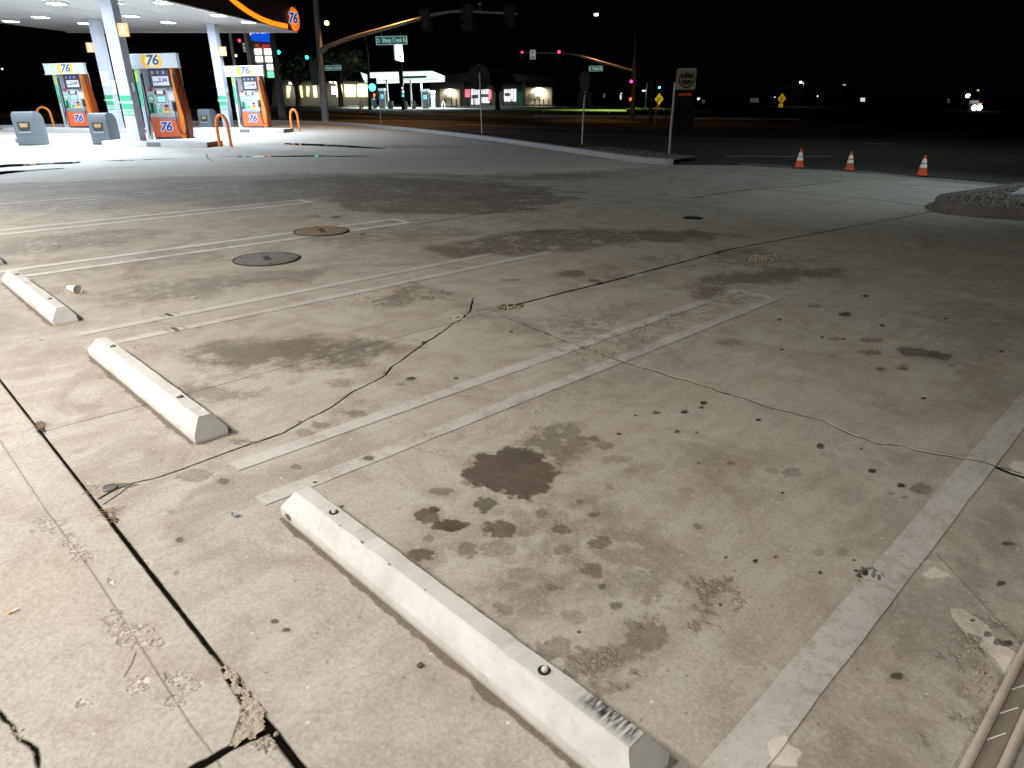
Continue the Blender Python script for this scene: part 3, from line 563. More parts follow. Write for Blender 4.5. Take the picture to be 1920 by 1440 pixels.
# ================================================================= wheel stops
def stop_mat(name, scuff):
    m, t, b = nt(name); tc = N(t, 'ShaderNodeTexCoord'); O = tc.outputs['Object']; geo = N(t, 'ShaderNodeNewGeometry')
    a = NZ(t, geo, 5, 6, .65, .6); f = NZ(t, geo, 60, 4, .6); sm = NZ(t, geo, 24, 6, .7, .5)
    base = MIX(t, RAMP(t, a, .35, .7), (.60, .60, .59), (.47, .46, .445)); base = MIX(t, MA(t, 'MULTIPLY', RAMP(t, sm, .52, .70), .32), base, (.38, .35, .31))
    base = MIX(t, MA(t, 'MULTIPLY', RAMP(t, f, .66, .72), .5), base, (.25, .21, .17))
    sp = N(t, 'ShaderNodeSeparateXYZ'); L(t, O, sp.inputs[0])
    lowd = MA(t, 'MULTIPLY', RAMP(t, MA(t, 'ADD', sp.outputs[2], MA(t, 'MULTIPLY', sm, .03)), .012, .032, 1, 0), .8); base = MIX(t, lowd, base, (.27, .205, .14))
    topg = MA(t, 'MULTIPLY', RAMP(t, sp.outputs[2], .112, .12), .28); base = MIX(t, topg, base, (.45, .43, .40))
    if scuff:
        mpn = N(t, 'ShaderNodeMapping'); mpn.inputs['Scale'].default_value = (34, 5, 8); mpn.inputs['Rotation'].default_value = (0, 0, .35); L(t, O, mpn.inputs['Vector'])
        st = N(t, 'ShaderNodeTexNoise'); st.inputs['Scale'].default_value = 1.6; st.inputs['Detail'].default_value = 8; st.inputs['Roughness'].default_value = .7; L(t, mpn.outputs['Vector'], st.inputs['Vector'])
        wn = MA(t, 'MULTIPLY', RAMP(t, sp.outputs[0], 1.55, 1.63), RAMP(t, sp.outputs[0], 1.76, 1.785, 1, 0)); wn = MA(t, 'MULTIPLY', wn, RAMP(t, sp.outputs[2], .085, .112)); wn = MA(t, 'MULTIPLY', wn, RAMP(t, sp.outputs[1], .05, .085))
        sc = MA(t, 'MULTIPLY', wn, RAMP(t, st.outputs['Fac'], .40, .56), clamp=True); base = MIX(t, sc, base, (.025, .025, .028))
    L(t, base, b.inputs['Base Color']); b.inputs['Roughness'].default_value = .82; b.inputs['Specular IOR Level'].default_value = .3
    h = MA(t, 'ADD', MA(t, 'MULTIPLY', a, .002), MA(t, 'MULTIPLY', f, .0012)); bp = N(t, 'ShaderNodeBump'); bp.inputs['Strength'].default_value = .5; bp.inputs['Distance'].default_value = 1; L(t, h, bp.inputs['Height']); L(t, bp.outputs['Normal'], b.inputs['Normal'])
    return m
M_S1, M_S2 = stop_mat('scuffed_white_concrete', True), stop_mat('white_concrete', False); M_PIN = mat('rusty_pin', (.30, .29, .28), .6, .3, bump=.3)
M_CHIP = mat('bare_chip', (.20, .14, .09), .95, var=.4, scale=40, bump=.6)
def wheel_stop(i, label, m):
    Ln, x0 = 1.83, -2.4725-i*P_
    root = thing('wheel_stop', label, 'wheel stop', (x0, 1.064, 0), (1, 0, 0), 'white concrete wheel stops in a row'); root.matrix_world = Matrix.Translation((x0, 1.064, 0))
    prof = [(0, 0), (0, .044), (.003, .050), (.049, .1185), (.053, .122), (.117, .122), (.121, .1185), (.167, .050), (.17, .044), (.17, 0)]
    b = MB(); rows = []; n = 110; r = random.Random(i+3)
    for k in range(n+1):
        u = k/n*Ln; row = []
        for j, (y, z) in enumerate(prof):
            ends = max(0, (z-.045))*.75     # the ends lean in like the sides
            uu = u; lim = ends*.9
            uu = min(max(u, lim), Ln-lim)
            yy, zz = y, z
            nz = mnoise.noise(Vector((uu*9+i*7, y*20, z*20)))*.0016+mnoise.noise(Vector((uu*45+i*7, y*30, z*30)))*.0012
            if j in (1, 2, 3, 4, 5, 6, 7, 8):
                chip = max(0, mnoise.noise(Vector((uu*14+i*31, j*5.3, 2.2)))-.42)*.03
                zz -= chip*(1 if j in (3, 4, 5, 6) else .3); yy += (chip if j < 5 else -chip)
            if zz > 0: zz += nz
            row.append(b.b.verts.new((uu, yy+(nz if 0 < j < 9 else nz*.5), max(0, zz))))
        rows.append(row)
    for a, c in zip(rows, rows[1:]):
        for j in range(len(prof)-1): b.b.faces.new([a[j], c[j], c[j+1], a[j+1]])
    b.b.faces.new(rows[0]); b.b.faces.new(rows[-1][::-1])
    bmesh.ops.dissolve_degenerate(b.b, dist=1e-5, edges=b.b.edges)
    b.build('concrete_block', m, root, smooth=True)
    for s in (.30, 1.45):
        b = MB(); b.lathe([(0.0, .1212), (.019, .1212), (.019, .1238), (.0, .1239)], (s, .085, 0), 16); b.build('pin_hole', mat('hole_dark', (.02, .018, .016), .9), root)
        b = MB(); b.lathe([(.010, .1235), (.010, .130), (.007, .135), (0, .136)], (s+.002, .086, 0), 12); b.build('pin', M_PIN if i else mat('white_pin', (.6, .6, .58), .6), root, smooth=True)
    return root
wheel_stop(0, 'nearest white wheel stop with black tyre scuff at its right end', M_S1)
wheel_stop(1, 'white wheel stop second from the camera, crossed by thin saw joint', M_S2)
wheel_stop(2, 'white wheel stop at left edge next to the crumpled paper cup', M_S2)
wheel_stop(3, 'farthest wheel stop, only its dark tip showing at left edge', M_S2)
# chips on the nearest stop
st0 = [o for o in C.objects if o.name == 'wheel_stop'][0]
for (x, y, z, s) in ((.07, -.002, .03, .022), (.55, .055, .121, .010), (.73, .05, .120, .007), (.93, .054, .1215, .006), (1.03, .125, .112, .016), (.40, .052, .1205, .006)):
    b = MB(); nn = 9; P_c = []
    for k in range(nn):
        a = 2*PI*k/nn; rr = s*(.7+.5*random.random()); P_c.append((x+math.cos(a)*rr*1.2, (y+math.sin(a)*rr*.55) if z > .1 else y, z+(.002 if z > .1 else math.sin(a)*rr*.7)))
    b.poly(P_c) if z > .1 else b.prism(P_c, (0, -.002, 0)); b.build('chip', M_CHIP, st0)

# ================================================================= things lying on the lot
def manhole(px, py, rpx, label, bright):
    g = G(px, py); R_ = (G(px+rpx, py)-G(px-rpx, py)).length/2
    root = thing('manhole_cover', label, 'manhole cover', (g.x, g.y, 0), (1, 0, 0), 'round manhole covers in the parking lot'); root.matrix_world = Matrix.Translation((g.x, g.y, 0)) @ Matrix.Rotation(-.6, 4, 'Z')
    fr = MB(); fr.lathe([(R_*1.0, .0), (R_*1.0, .010), (R_*.965, .012), (R_*.955, .004)], n=64); fr.build('rim', mat('manhole_rim', (.07, .06, .05), .7, .5, bump=.3), root, smooth=True)
    m = mat('cast_iron' if not bright else 'sandy_cast_iron', (.17, .16, .14) if not bright else (.26, .195, .12), .6, .1, var=.45, scale=7, bump=.5)
    cv = MB(); cv.lathe([(R_*.94, .004), (R_*.94, .010), (R_*.93, .012), (0, .013)], n=64); cv.build('cover_plate', m, root, smooth=True)
    md = mat('lug_dark', (.05, .045, .04), .8)
    for k in range(6):
        a = k*PI/3+.3; b = MB(); b.lathe([(R_*.05, .012), (R_*.05, .0145), (0, .0146)], (math.cos(a)*R_*.8, math.sin(a)*R_*.8, 0), 12); b.build('lug', md, root)
    text('raised_letters', 'VAPOR' if bright else 'TANK', R_*.26, md, root, Matrix.Translation((0, 0, .014)) @ Matrix.Rotation(.25, 4, 'Z'), .002, .003)
    return root
manhole(500, 486, 61, 'grey manhole cover, nearer of the two, between twin lines', False)
manhole(603, 434, 51, 'sandy brown manhole cover lying across a painted line, farther one', True)
def cap(px, py, rpx, name, label, cat, col):
    g = G(px, py); R_ = (G(px+rpx, py)-G(px-rpx, py)).length/2; b = MB(); b.lathe([(R_, .0), (R_, .006), (R_*.9, .008), (R_*.88, .005), (0, .006)], (g.x, g.y, .0), 32)
    o = b.build(name, mat(name+'_iron', col, .6, .4, var=.3, bump=.3), smooth=True); return tag(o, label, cat)
cap(1299, 409, 18, 'valve_cover', 'small black round valve cover out in the open lot', 'valve cover', (.03, .03, .03))
cap(206, 916, 13, 'survey_disc', 'small grey metal disc set beside the crack near the walk', 'metal disc', (.14, .14, .14))
# paper cup lying on its side
g = G(140, 549); mcup = mat('white_paper_cup', (.78, .75, .70), .6, var=.12, scale=20)
root = thing('paper_cup', 'crumpled white paper cup lying on its side behind wheel stop', 'cup', (g.x, g.y, .001)); ax = (G(155, 547)-G(122, 541)).normalized()
root.matrix_world = Matrix.Translation((g.x, g.y, .036)) @ ax.to_track_quat('Z', 'Y').to_matrix().to_4x4() 
b = MB(); b.lathe([(.022, -.075), (.024, -.07), (.040, .05), (.0425, .052), (.0425, .056), (.039, .056), (.023, -.068), (0, -.068)], n=28)
for v in b.b.verts:
    k = mnoise.noise(v.co*30)*.004; v.co.x *= 1+k*6; v.co.y *= 1-k*5
b.build('cup_body', mcup, root, smooth=True); b = MB(); b.lathe([(.0385, .049), (.0, .0492)], n=24); b.build('cup_lid', mat('lid_grey', (.5, .48, .44), .5), root)
def litter(px, py, w_, h_, rot, label, cat='paper scrap', name='paper_scrap', col=(.8, .78, .74), curl=.004):
    g = G(px, py); b = MB(); n = 6; vs = []
    for i in range(n+1):
        for j in range(3):
            u = (i/n-.5)*w_; v = (j/2-.5)*h_; vs.append(b.b.verts.new((u, v, .003+curl*abs(math.sin(i*1.1+j))+curl*random.random()*.5)))
    for i in range(n):
        for j in range(2): a = i*3+j; b.b.faces.new([vs[a], vs[a+3], vs[a+4], vs[a+1]])
    bmesh.ops.solidify(b.b, geom=b.b.faces[:], thickness=.0006)
    o = b.build(name, mat(name+str(col[0]), col, .8, var=.08)); o.location = (g.x, g.y, .002); o.rotation_euler = (0, 0, rot); return tag(o, label, cat)
litter(363, 559, .07, .045, .1, 'flat white paper slip between stop and the twin lines')
litter(106, 460, .10, .04, .3, 'white paper scrap on the dirty patch at far left')
litter(119, 443, .11, .03, .2, 'pale receipt beyond the paper scrap, far left')
litter(440, 968, .032, .024, .6, 'small silver foil wrapper near the nearest wheel stop', 'wrapper', 'foil_wrapper', (.6, .62, .66), .006)
litter(208, 453, .04, .03, .8, 'tiny white scrap right of the far left litter')
litter(75, 638, .02, .012, .3, 'white fleck of paper beside the left edge wheel stop')
# cigarette end
g = G(27, 1149); root = thing('cigarette_end', 'yellow-tipped cigarette end lying on the walk at left', 'cigarette end', (g.x, g.y, .008)); d = (G(39, 1143)-G(17, 1154)).normalized()
root.matrix_world = Matrix.Translation((g.x, g.y, .0085)) @ d.to_track_quat('Z', 'Y').to_matrix().to_4x4()
b = MB(); b.lathe([(.0037, -.017), (.004, -.006), (0, -.006)], n=12); b.lathe([(.0037, -.017), (0, -.0171)], n=12); b.build('filter', mat('tan_filter', (.75, .45, .12), .8), root, smooth=True)
b = MB(); b.lathe([(.0039, -.006), (.0039, .016), (0, .016)], n=12); b.build('paper_tube', mat('cig_paper', (.85, .84, .82), .8), root, smooth=True)
# little brown pebble / dropping
def pebble(px, py, r_, label, col):
    g = G(px, py); b = MB(); bmesh.ops.create_icosphere(b.b, subdivisions=2, radius=r_)
    for v in b.b.verts: v.co *= 1+mnoise.noise(v.co*60+Vector((px, 0, 0)))*.5; v.co.z *= .55
    o = b.build('pebble', mat('pebble'+str(col[0]), col, .9), smooth=True); o.location = (g.x, g.y, r_*.4); return tag(o, label, 'pebble')
pebble(787, 1249, .012, 'dark grey pebble between walk and nearest wheel stop', (.08, .08, .075))
pebble(1688, 911, .011, 'black pebble near the right single painted line', (.03, .028, .025))
# dry grass and grit caught against the joints: nobody could count it
b = MB(); mst = mat('dry_straw', (.36, .27, .14), .9)
for (px, py, rx, ry, n) in ((100, 548, 22, 8, 26), (60, 582, 22, 12, 26), (30, 560, 16, 9, 16), (198, 702, 16, 8, 22), (75, 800, 8, 6, 22), (208, 965, 16, 14, 34), (165, 664, 8, 4, 8), (948, 576, 22, 4, 26), (268, 652, 20, 6, 12), (180, 920, 16, 10, 10), (330, 735, 14, 6, 8), (1115, 664, 30, 10, 14), (470, 832, 10, 4, 8)):
    for k in range(n):
        g = G(random.gauss(px, rx*.5), random.gauss(py, ry*.5)); a = random.random()*2*PI; l_ = random.uniform(.015, .06)
        p = Vector((g.x, g.y, .005)); q = p+Vector((math.cos(a)*l_, math.sin(a)*l_, random.uniform(0, .012))); md_ = (p+q)/2+Vector((random.gauss(0, .006), random.gauss(0, .006), .004))
        b.tube([p, md_, q], .0010, 4)
tag(b.build('dry_grass', mst), 'dry straw and grass bits caught in joints and by stops', 'dry grass', kind='stuff')
b = MB(); mgr = mat('crumbled_grit', (.34, .30, .235), .95, var=.5, scale=60)
def crumbs(b, px, py, rx, ry, n, s0, s1):
    for k in range(n):
        g = G(random.gauss(px, rx*.5), random.gauss(py, ry*.5)); s = random.uniform(s0, s1)
        m4 = Matrix.Translation((g.x, g.y, s*.4)) @ Matrix.Rotation(random.random()*6, 4, Vector((random.random(), random.random(), 1)).normalized()) @ Matrix.Diagonal((s, s*.8, s*.6, 1))
        bmesh.ops.create_icosphere(b.b, subdivisions=1, radius=1, matrix=m4)
for q in ((450, 1310, 10, 30, 40, .002, .005), (470, 1350, 14, 20, 40, .002, .005), (105, 985, 30, 16, 60, .002, .006), (165, 1045, 20, 12, 40, .002, .006), (215, 1165, 18, 18, 60, .002, .006), (252, 1197, 28, 20, 90, .002, .006), (262, 1290, 20, 16, 50, .002, .006), (325, 1275, 24, 14, 50, .002, .006), (955, 577, 20, 3, 50, .004, .014), (862, 594, 12, 5, 26, .004, .012), (1130, 660, 60, 16, 130, .003, .008), (1200, 625, 60, 16, 130, .003, .008), (1300, 595, 50, 12, 60, .003, .008), (1425, 484, 36, 6, 110, .005, .012), (1840, 1260, 30, 60, 60, .002, .006), (700, 560, 120, 14, 60, .003, .008), (500, 1395, 20, 16, 50, .003, .010), (30, 1370, 14, 20, 30, .002, .007)):
    crumbs(b, *q)
tag(b.build('loose_grit', mgr), 'loose crumbled concrete grit in the spalled patches', 'grit', kind='stuff')

cavp = [tuple(G(*p))[:2] for p in cav]; b = MB(); xs = [p[0] for p in cavp]; ys = [p[1] for p in cavp]; st_ = .006; vv = {}
def cavz(x, y):
    p = Vector((x, y, 0)); cell = mnoise.voronoi(p*38)[0]; return .0065+.012*(cell[1]-cell[0])+.007*mnoise.noise(p*60)+.006*mnoise.noise(p*22)
def inside0(p, poly):
    c = False; n = len(poly)
    for i in range(n):
        a, b_ = poly[i], poly[(i+1) % n]
        if (a[1] > p[1]) != (b_[1] > p[1]) and p[0] < (b_[0]-a[0])*(p[1]-a[1])/(b_[1]-a[1])+a[0]: c = not c
    return c
def gv(i, j):
    if (i, j) not in vv: x, y = min(xs)+i*st_, min(ys)+j*st_; vv[i, j] = b.b.verts.new((x, y, cavz(x, y)))
    return vv[i, j]
for i in range(int((max(xs)-min(xs))/st_)+1):
    for j in range(int((max(ys)-min(ys))/st_)+1):
        x, y = min(xs)+(i+.5)*st_, min(ys)+(j+.5)*st_; q = Vector((x, y, 0)); wq = (x+mnoise.noise(q*25)*.02, y+mnoise.noise(q*25+Vector((9, 9, 0)))*.02)
        if inside0(wq, cavp): b.b.faces.new([gv(i, j), gv(i+1, j), gv(i+1, j+1), gv(i, j+1)])
o = b.build('broken_concrete', mat('rubble_concrete', (.40, .345, .27), .95, var=.35, scale=30, bump=.8), smooth=False); o['kind'] = 'structure'

# low beige rail lying at the right edge
root = thing('floor_rail', 'low beige metal rail with two raised lips, bottom right corner', 'rail', (-.03, .9, 0), (1, 0, 0)); root.matrix_world = Matrix.Translation((-.10, .8, 0)) @ Matrix.Rotation(-.02, 4, 'Z')
mb_ = mat('beige_rail', (.44, .39, .32), .55, var=.25, scale=12, bump=.2)
b = MB(); b.box((.035, 1.6, .004), (.085, 3.2, .008)); b.build('base_plate', mat('rail_plate', (.22, .195, .16), .6, var=.3, scale=9), root)
for x in (0, .07):
    b = MB(); b.tube([(x, 0, .012), (x, 1.6, .012), (x, 3.2, .012)], .012, 12); b.build('lip', mb_, root, smooth=True)
for k in range(3):
    b = MB(); b.box((.03, 1.17+k*.13, .0095), (.003, .07, .002), Matrix.Rotation(-.45, 3, 'Z')); b.build('scratch', mat('bright_scratch', (.75, .74, .70), .5), root)

# ================================================================= right hand island
ob = [(2300, 452), (2100, 430), (1920, 413), (1858, 408.5), (1791, 402), (1762, 396.5), (1750, 391), (1749, 386), (1757, 381), (1775, 377), (1850, 366), (1920, 354), (2000, 344), (2200, 330)]
isl = [G(*p) for p in ob]; iss = smoothp(isl, 5)
kb = MB(); kerb_run(kb, [p for p in iss[::-1]], .18, .15, 0, .02)
root = thing('kerbed_island', 'gravel-filled planting island with brown-faced kerb, right edge', 'planting island', (isl[6].x, isl[6].y, 0)); root.matrix_world = Matrix.Identity(4)
kb.build('kerb_edge', M_KERB_BROWN, root, smooth=True)
ctr = Vector((sum(p.x for p in iss)/len(iss), sum(p.y for p in iss)/len(iss), 0))
def inset(p): d = ctr-p; return p+d.normalized()*.16
b = MB(); b.poly([(inset(p).x, inset(p).y, .10) for p in iss]); b.build('soil', M_DIRT, root)
b = MB(); q = [G(1888, 381), G(1925, 362), G(2100, 352), G(2150, 380)]; b.prism([(p.x, p.y, .10) for p in q], (0, 0, .06)); b.build('concrete_pad', M_KERB, root, bevel=.01)
def inside(p, poly):
    c = False; n = len(poly)
    for i in range(n):
        a, b_ = poly[i], poly[(i+1) % n]
        if (a.y > p[1]) != (b_.y > p[1]) and p[0] < (b_.x-a.x)*(p[1]-a.y)/(b_.y-a.y)+a.x: c = not c
    return c
b = MB(); ip = [inset(p) for p in iss]; cnt = 0
while cnt < 2600:
    x = random.uniform(-3.6, 1.5); y = random.uniform(12.4, 17)
    if not inside((x, y), ip): continue
    cnt += 1; s = random.uniform(.018, .05)
    m4 = Matrix.Translation((x, y, .10+s*.3)) @ Matrix.Rotation(random.random()*6, 4, Vector((random.random(), random.random(), 1)).normalized()) @ Matrix.Diagonal((s, s*.75, s*.55, 1))
    bmesh.ops.create_icosphere(b.b, subdivisions=1, radius=1, matrix=m4)
tag(b.build('gravel', mat('grey_gravel', (.17, .16, .13), .9, var=.6, scale=25)), 'grey gravel stones filling the kerbed island at right', 'gravel', kind='stuff')
b = MB()
for k in range(1500):
    i = random.randint(len(Ks)-22, len(Ks)-3); tt = random.random(); p = inner[i].lerp(inner[i+1], random.random()).lerp(outer[i], tt*.9); s = random.uniform(.025, .07)
    bmesh.ops.create_icosphere(b.b, subdivisions=1, radius=1, matrix=Matrix.Translation((p.x, p.y, .09+s*.2)) @ Matrix.Diagonal((s, s*.8, s*.5, 1)) @ Matrix.Rotation(random.random()*6, 4, 'Z'))
tag(b.build('strip_gravel', mat('strip_gravel', (.13, .125, .11), .9, var=.6, scale=25)), 'pale gravel along the planting strip behind the kerb', 'gravel', kind='stuff')

# ================================================================= cones
M_OR = mat('cone_orange', (.85, .09, .02), .45, var=.1); M_OR2 = mat('cone_orange_worn', (.60, .13, .03), .6, var=.25); M_WH = mat('cone_collar', (.88, .88, .86), .4, var=.06); M_BLK = mat('black_rubber', (.02, .02, .02), .7)
def cone(px, py, toppx, label, mo, lean):
    g = G(px, py); root = thing('traffic_cone', label, 'traffic cone', (g.x, g.y, .002), (1, .1, 0), 'orange traffic cones across the driveway')
    H = .47*toppx; root.matrix_world = root.matrix_world @ Matrix.Rotation(lean, 4, 'X')
    b = MB(); b.prism([(x*.155, y*.155, .0) for x, y in ((-1, -.8), (-.8, -1), (.8, -1), (1, -.8), (1, .8), (.8, 1), (-.8, 1), (-1, .8))], (0, 0, .025)); b.build('base', M_BLK, root, bevel=.004)
    R_ = lambda z: .118-(z/.47)*(.118-.02)
    segs = [(.025, .19, mo, 'cone_foot'), (.19, .27, M_WH, 'reflective_collar'), (.27, .295, mo, 'cone_band'), (.295, .385, M_WH, 'reflective_collar'), (.385, .47, mo, 'cone_tip')]
    for z0, z1, m, nme in segs:
        e = .002 if m is M_WH else 0; b = MB(); pr = [(R_(z0)+e, z0*toppx), (R_(z1)+e, z1*toppx)]
        if nme == 'cone_foot': pr = [(.135, .025)]+[(R_(.04), .04)]+pr[1:]
        if nme == 'cone_tip': pr += [(.012, .472*toppx), (0, .472*toppx)]
        b.lathe(pr, n=28); b.build(nme, m, root, smooth=True)
cone(1498, 315, 1.0, 'orange traffic cone, leftmost of three across the driveway', M_OR, 0)
cone(1592, 320, .98, 'duller worn orange cone in the middle of three', M_OR2, .02)
cone(1728, 330, 1.0, 'bright orange cone, rightmost and nearest of the three', M_OR, .01)

# ================================================================= filling station forecourt
E1 = Vector((math.cos(math.radians(41)), math.sin(math.radians(41)), 0)); E2 = Vector((-E1.y, E1.x, 0))
SOF = 4.8
R0 = PL(555, 60, SOF); B0 = PL(153, 62, SOF)
LEN = (R0-B0).dot(E1)+.3; DEP = 25.0
def cpt(a, b, z): p = R0 - E1*a - E2*b; return Vector((p.x, p.y, z))     # a along the back edge, b towards the camera
CX = Matrix(((E1.x, E2.x, 0, 0), (E1.y, E2.y, 0, 0), (0, 0, 1, 0), (0, 0, 0, 1)))
can = bpy.data.objects.new('station_canopy', None); link(can)
can.matrix_world = Matrix.Translation((R0.x, R0.y, 0)) @ CX
tag(can, 'large white canopy with lit orange fascia band over the near fuel pumps', 'canopy')
M_SOF = mat('white_soffit', (.52, .525, .54), .5, var=.03, scale=.6); M_COL = mat('white_column', (.52, .56, .64), .45, var=.05)
b = MB(); b.box((-LEN/2, -DEP/2, SOF+.05), (LEN-.1, DEP-.1, .10)); b.build('soffit', M_SOF, can)
b = MB()
for k in range(1, int(LEN/2.5)+1): b.box((-k*2.5, -DEP/2, SOF-.004), (.012, DEP-.1, .006))
b.build('soffit_seams', mat('seam', (.45, .45, .45), .6), can)
b = MB(); b.box((-LEN/2, -DEP/2, SOF+1.25), (LEN, DEP, .12)); b.build('roof_deck', mat('roof_dark', (.1, .1, .1), .8), can)
M_FAS = mat('fascia_dark', (.028, .016, .012), .45, var=.08); M_TRIM = mat('white_trim', (.78, .78, .8), .4)
b = MB(); b.box((.05, -DEP/2, SOF+.66), (.10, DEP, 1.28)); b.build('fascia', M_FAS, can, bevel=.01)
b = MB(); b.box((-LEN/2, .05, SOF+.66), (LEN+.2, .10, 1.28)); b.build('fascia', mat('fascia_white', (.7, .7, .72), .5), can)
b = MB(); b.box((-LEN-.05, -DEP/2, SOF+.66), (.10, DEP, 1.28)); b.build('fascia', mat('fascia_white', (.7, .7, .72), .5), can)
b = MB(); b.box((-LEN/2, .04, SOF-.01), (LEN+.1, .2, .05)); b.box((.04, -DEP/2, SOF-.01), (.2, DEP-.3, .05)); b.build('edge_trim', M_TRIM, can)
# the lit orange swoosh
cin = can.matrix_world.inverted()
fp = R0+E1*.12
def fpt(x, y): return cin @ PP(x, y, fp, E1)
lo = [fpt(*p) for p in ((540, 54), (515, 49), (490, 40), (466, 27), (446, 13), (427, -3), (410, -20), (395, -38))]
hi = [fpt(*p) for p in ((540, 45), (515, 39.5), (492, 31), (470, 19), (453, 7), (438, -4), (422, -20), (408, -38))]
lo = smoothp(lo, 5); hi = smoothp(hi, 5); b = MB()
va = [b.b.verts.new((.105, p.y, p.z)) for p in lo]; vb = [b.b.verts.new((.105, p.y, p.z)) for p in hi]
for i in range(len(va)-1): b.b.faces.new([va[i], va[i+1], vb[i+1], vb[i]])
bmesh.ops.solidify(b.b, geom=b.b.faces[:], thickness=-.05); M_ORL = mat('lit_orange_band', (1.0, .38, .02), .5, emit=(1.0, .30, .012), es=1.0, var=.02)
b.build('light_band', M_ORL, can)
# round badge at the corner
def emblem76(parent, M, r, size, glow, blue=(.02, .07, .35)):
    m_w = mat('emblem_white'+str(glow), (.9, .9, .9), .5, emit=(1, 1, 1), es=glow*.8); m_b = mat('emblem_blue'+str(glow)+str(blue[0]), blue, .5, emit=blue, es=glow)
    text('emblem_outline', '76', size, m_w, parent, M @ Matrix.Translation((0, 0, .006)), .004, size*.085, .22, .92)
    text('emblem', '76', size, m_b, parent, M @ Matrix.Translation((0, 0, .014)), .004, size*.03, .22, .92)
bc = cin @ PP(549, 36, fp, E1); b = MB(); b.lathe([(0, -.2), (.3, -.18), (.50, -.12), (.58, 0), (.50, .12), (.3, .18), (0, .2)], n=40, M=Matrix.Rotation(-PI/4, 4, 'Z') @ Matrix.Rotation(PI/2, 4, 'Y') if False else Matrix.Rotation(PI/2, 4, 'Y'))
for v in b.b.verts: v.co += Vector((.12, max(bc.y, -.45), bc.z))
dsc = b.build('badge', mat('badge_orange', (.95, .22, .02), .5, emit=(1, .20, .012), es=.85), can, smooth=True)
Mt = Matrix.Translation((.24, max(bc.y, -.45)-.5, bc.z)) @ Matrix.Rotation(math.radians(68), 4, 'Z') @ Matrix.Rotation(PI/2, 4, 'X'); emblem76(dsc, Mt, .6, .66, .5)
# light fixtures
M_LED = em('led_panel', (.95, .98, 1.0), 14); M_FIXT = mat('fixture_white', (.8, .8, .8), .4)
fx = [(75, 30), (105, 4), (245, 28), (315, 40), (160, 42), (210, 3), (305, 3), (409, 26.5), (466, 40), (20, 38)]
extra = [cpt(1.8, 15.2, 0), cpt(6.0, 15, 0), cpt(10.5, 14.0, 0), cpt(9.5, 10.5, 0), cpt(1.8, 18.5, 0), cpt(6.0, 18.5, 0), cpt(10.5, 18, 0), cpt(1.8, 22.5, 0), cpt(6.0, 22.5, 0), cpt(10.5, 22, 0)]
lp = [PL(*p, SOF) for p in fx]+[Vector((p.x, p.y, SOF)) for p in extra]
CANP = 125
def LK(q): return (2.3 if q.x > -3.4 else .6) if q.y > -12 else ((2.3 if q.x > -3.4 else .7) if q.y > -20 else (6.2 if q.x > -3.4 else 3.5))
for i, p in enumerate(lp):
    q = cin @ p; b = MB(); b.box((q.x, q.y, SOF-.03), (.60, .60, .05)); f = b.build('light_fixture', M_FIXT, can, bevel=.01)
    b = MB(); b.box((q.x, q.y, SOF-.062), (.46, .46, .012)); b.build('diffuser', M_LED, f)
    lo_ = area('canopy_lamp', (p.x, p.y, SOF-.09), (p.x, p.y, 0), .45, CANP*LK(q), COOL, spread=176)
    mw = lo_.matrix_world.copy(); lo_.parent = f; lo_.matrix_parent_inverse = (can.matrix_world).inverted()
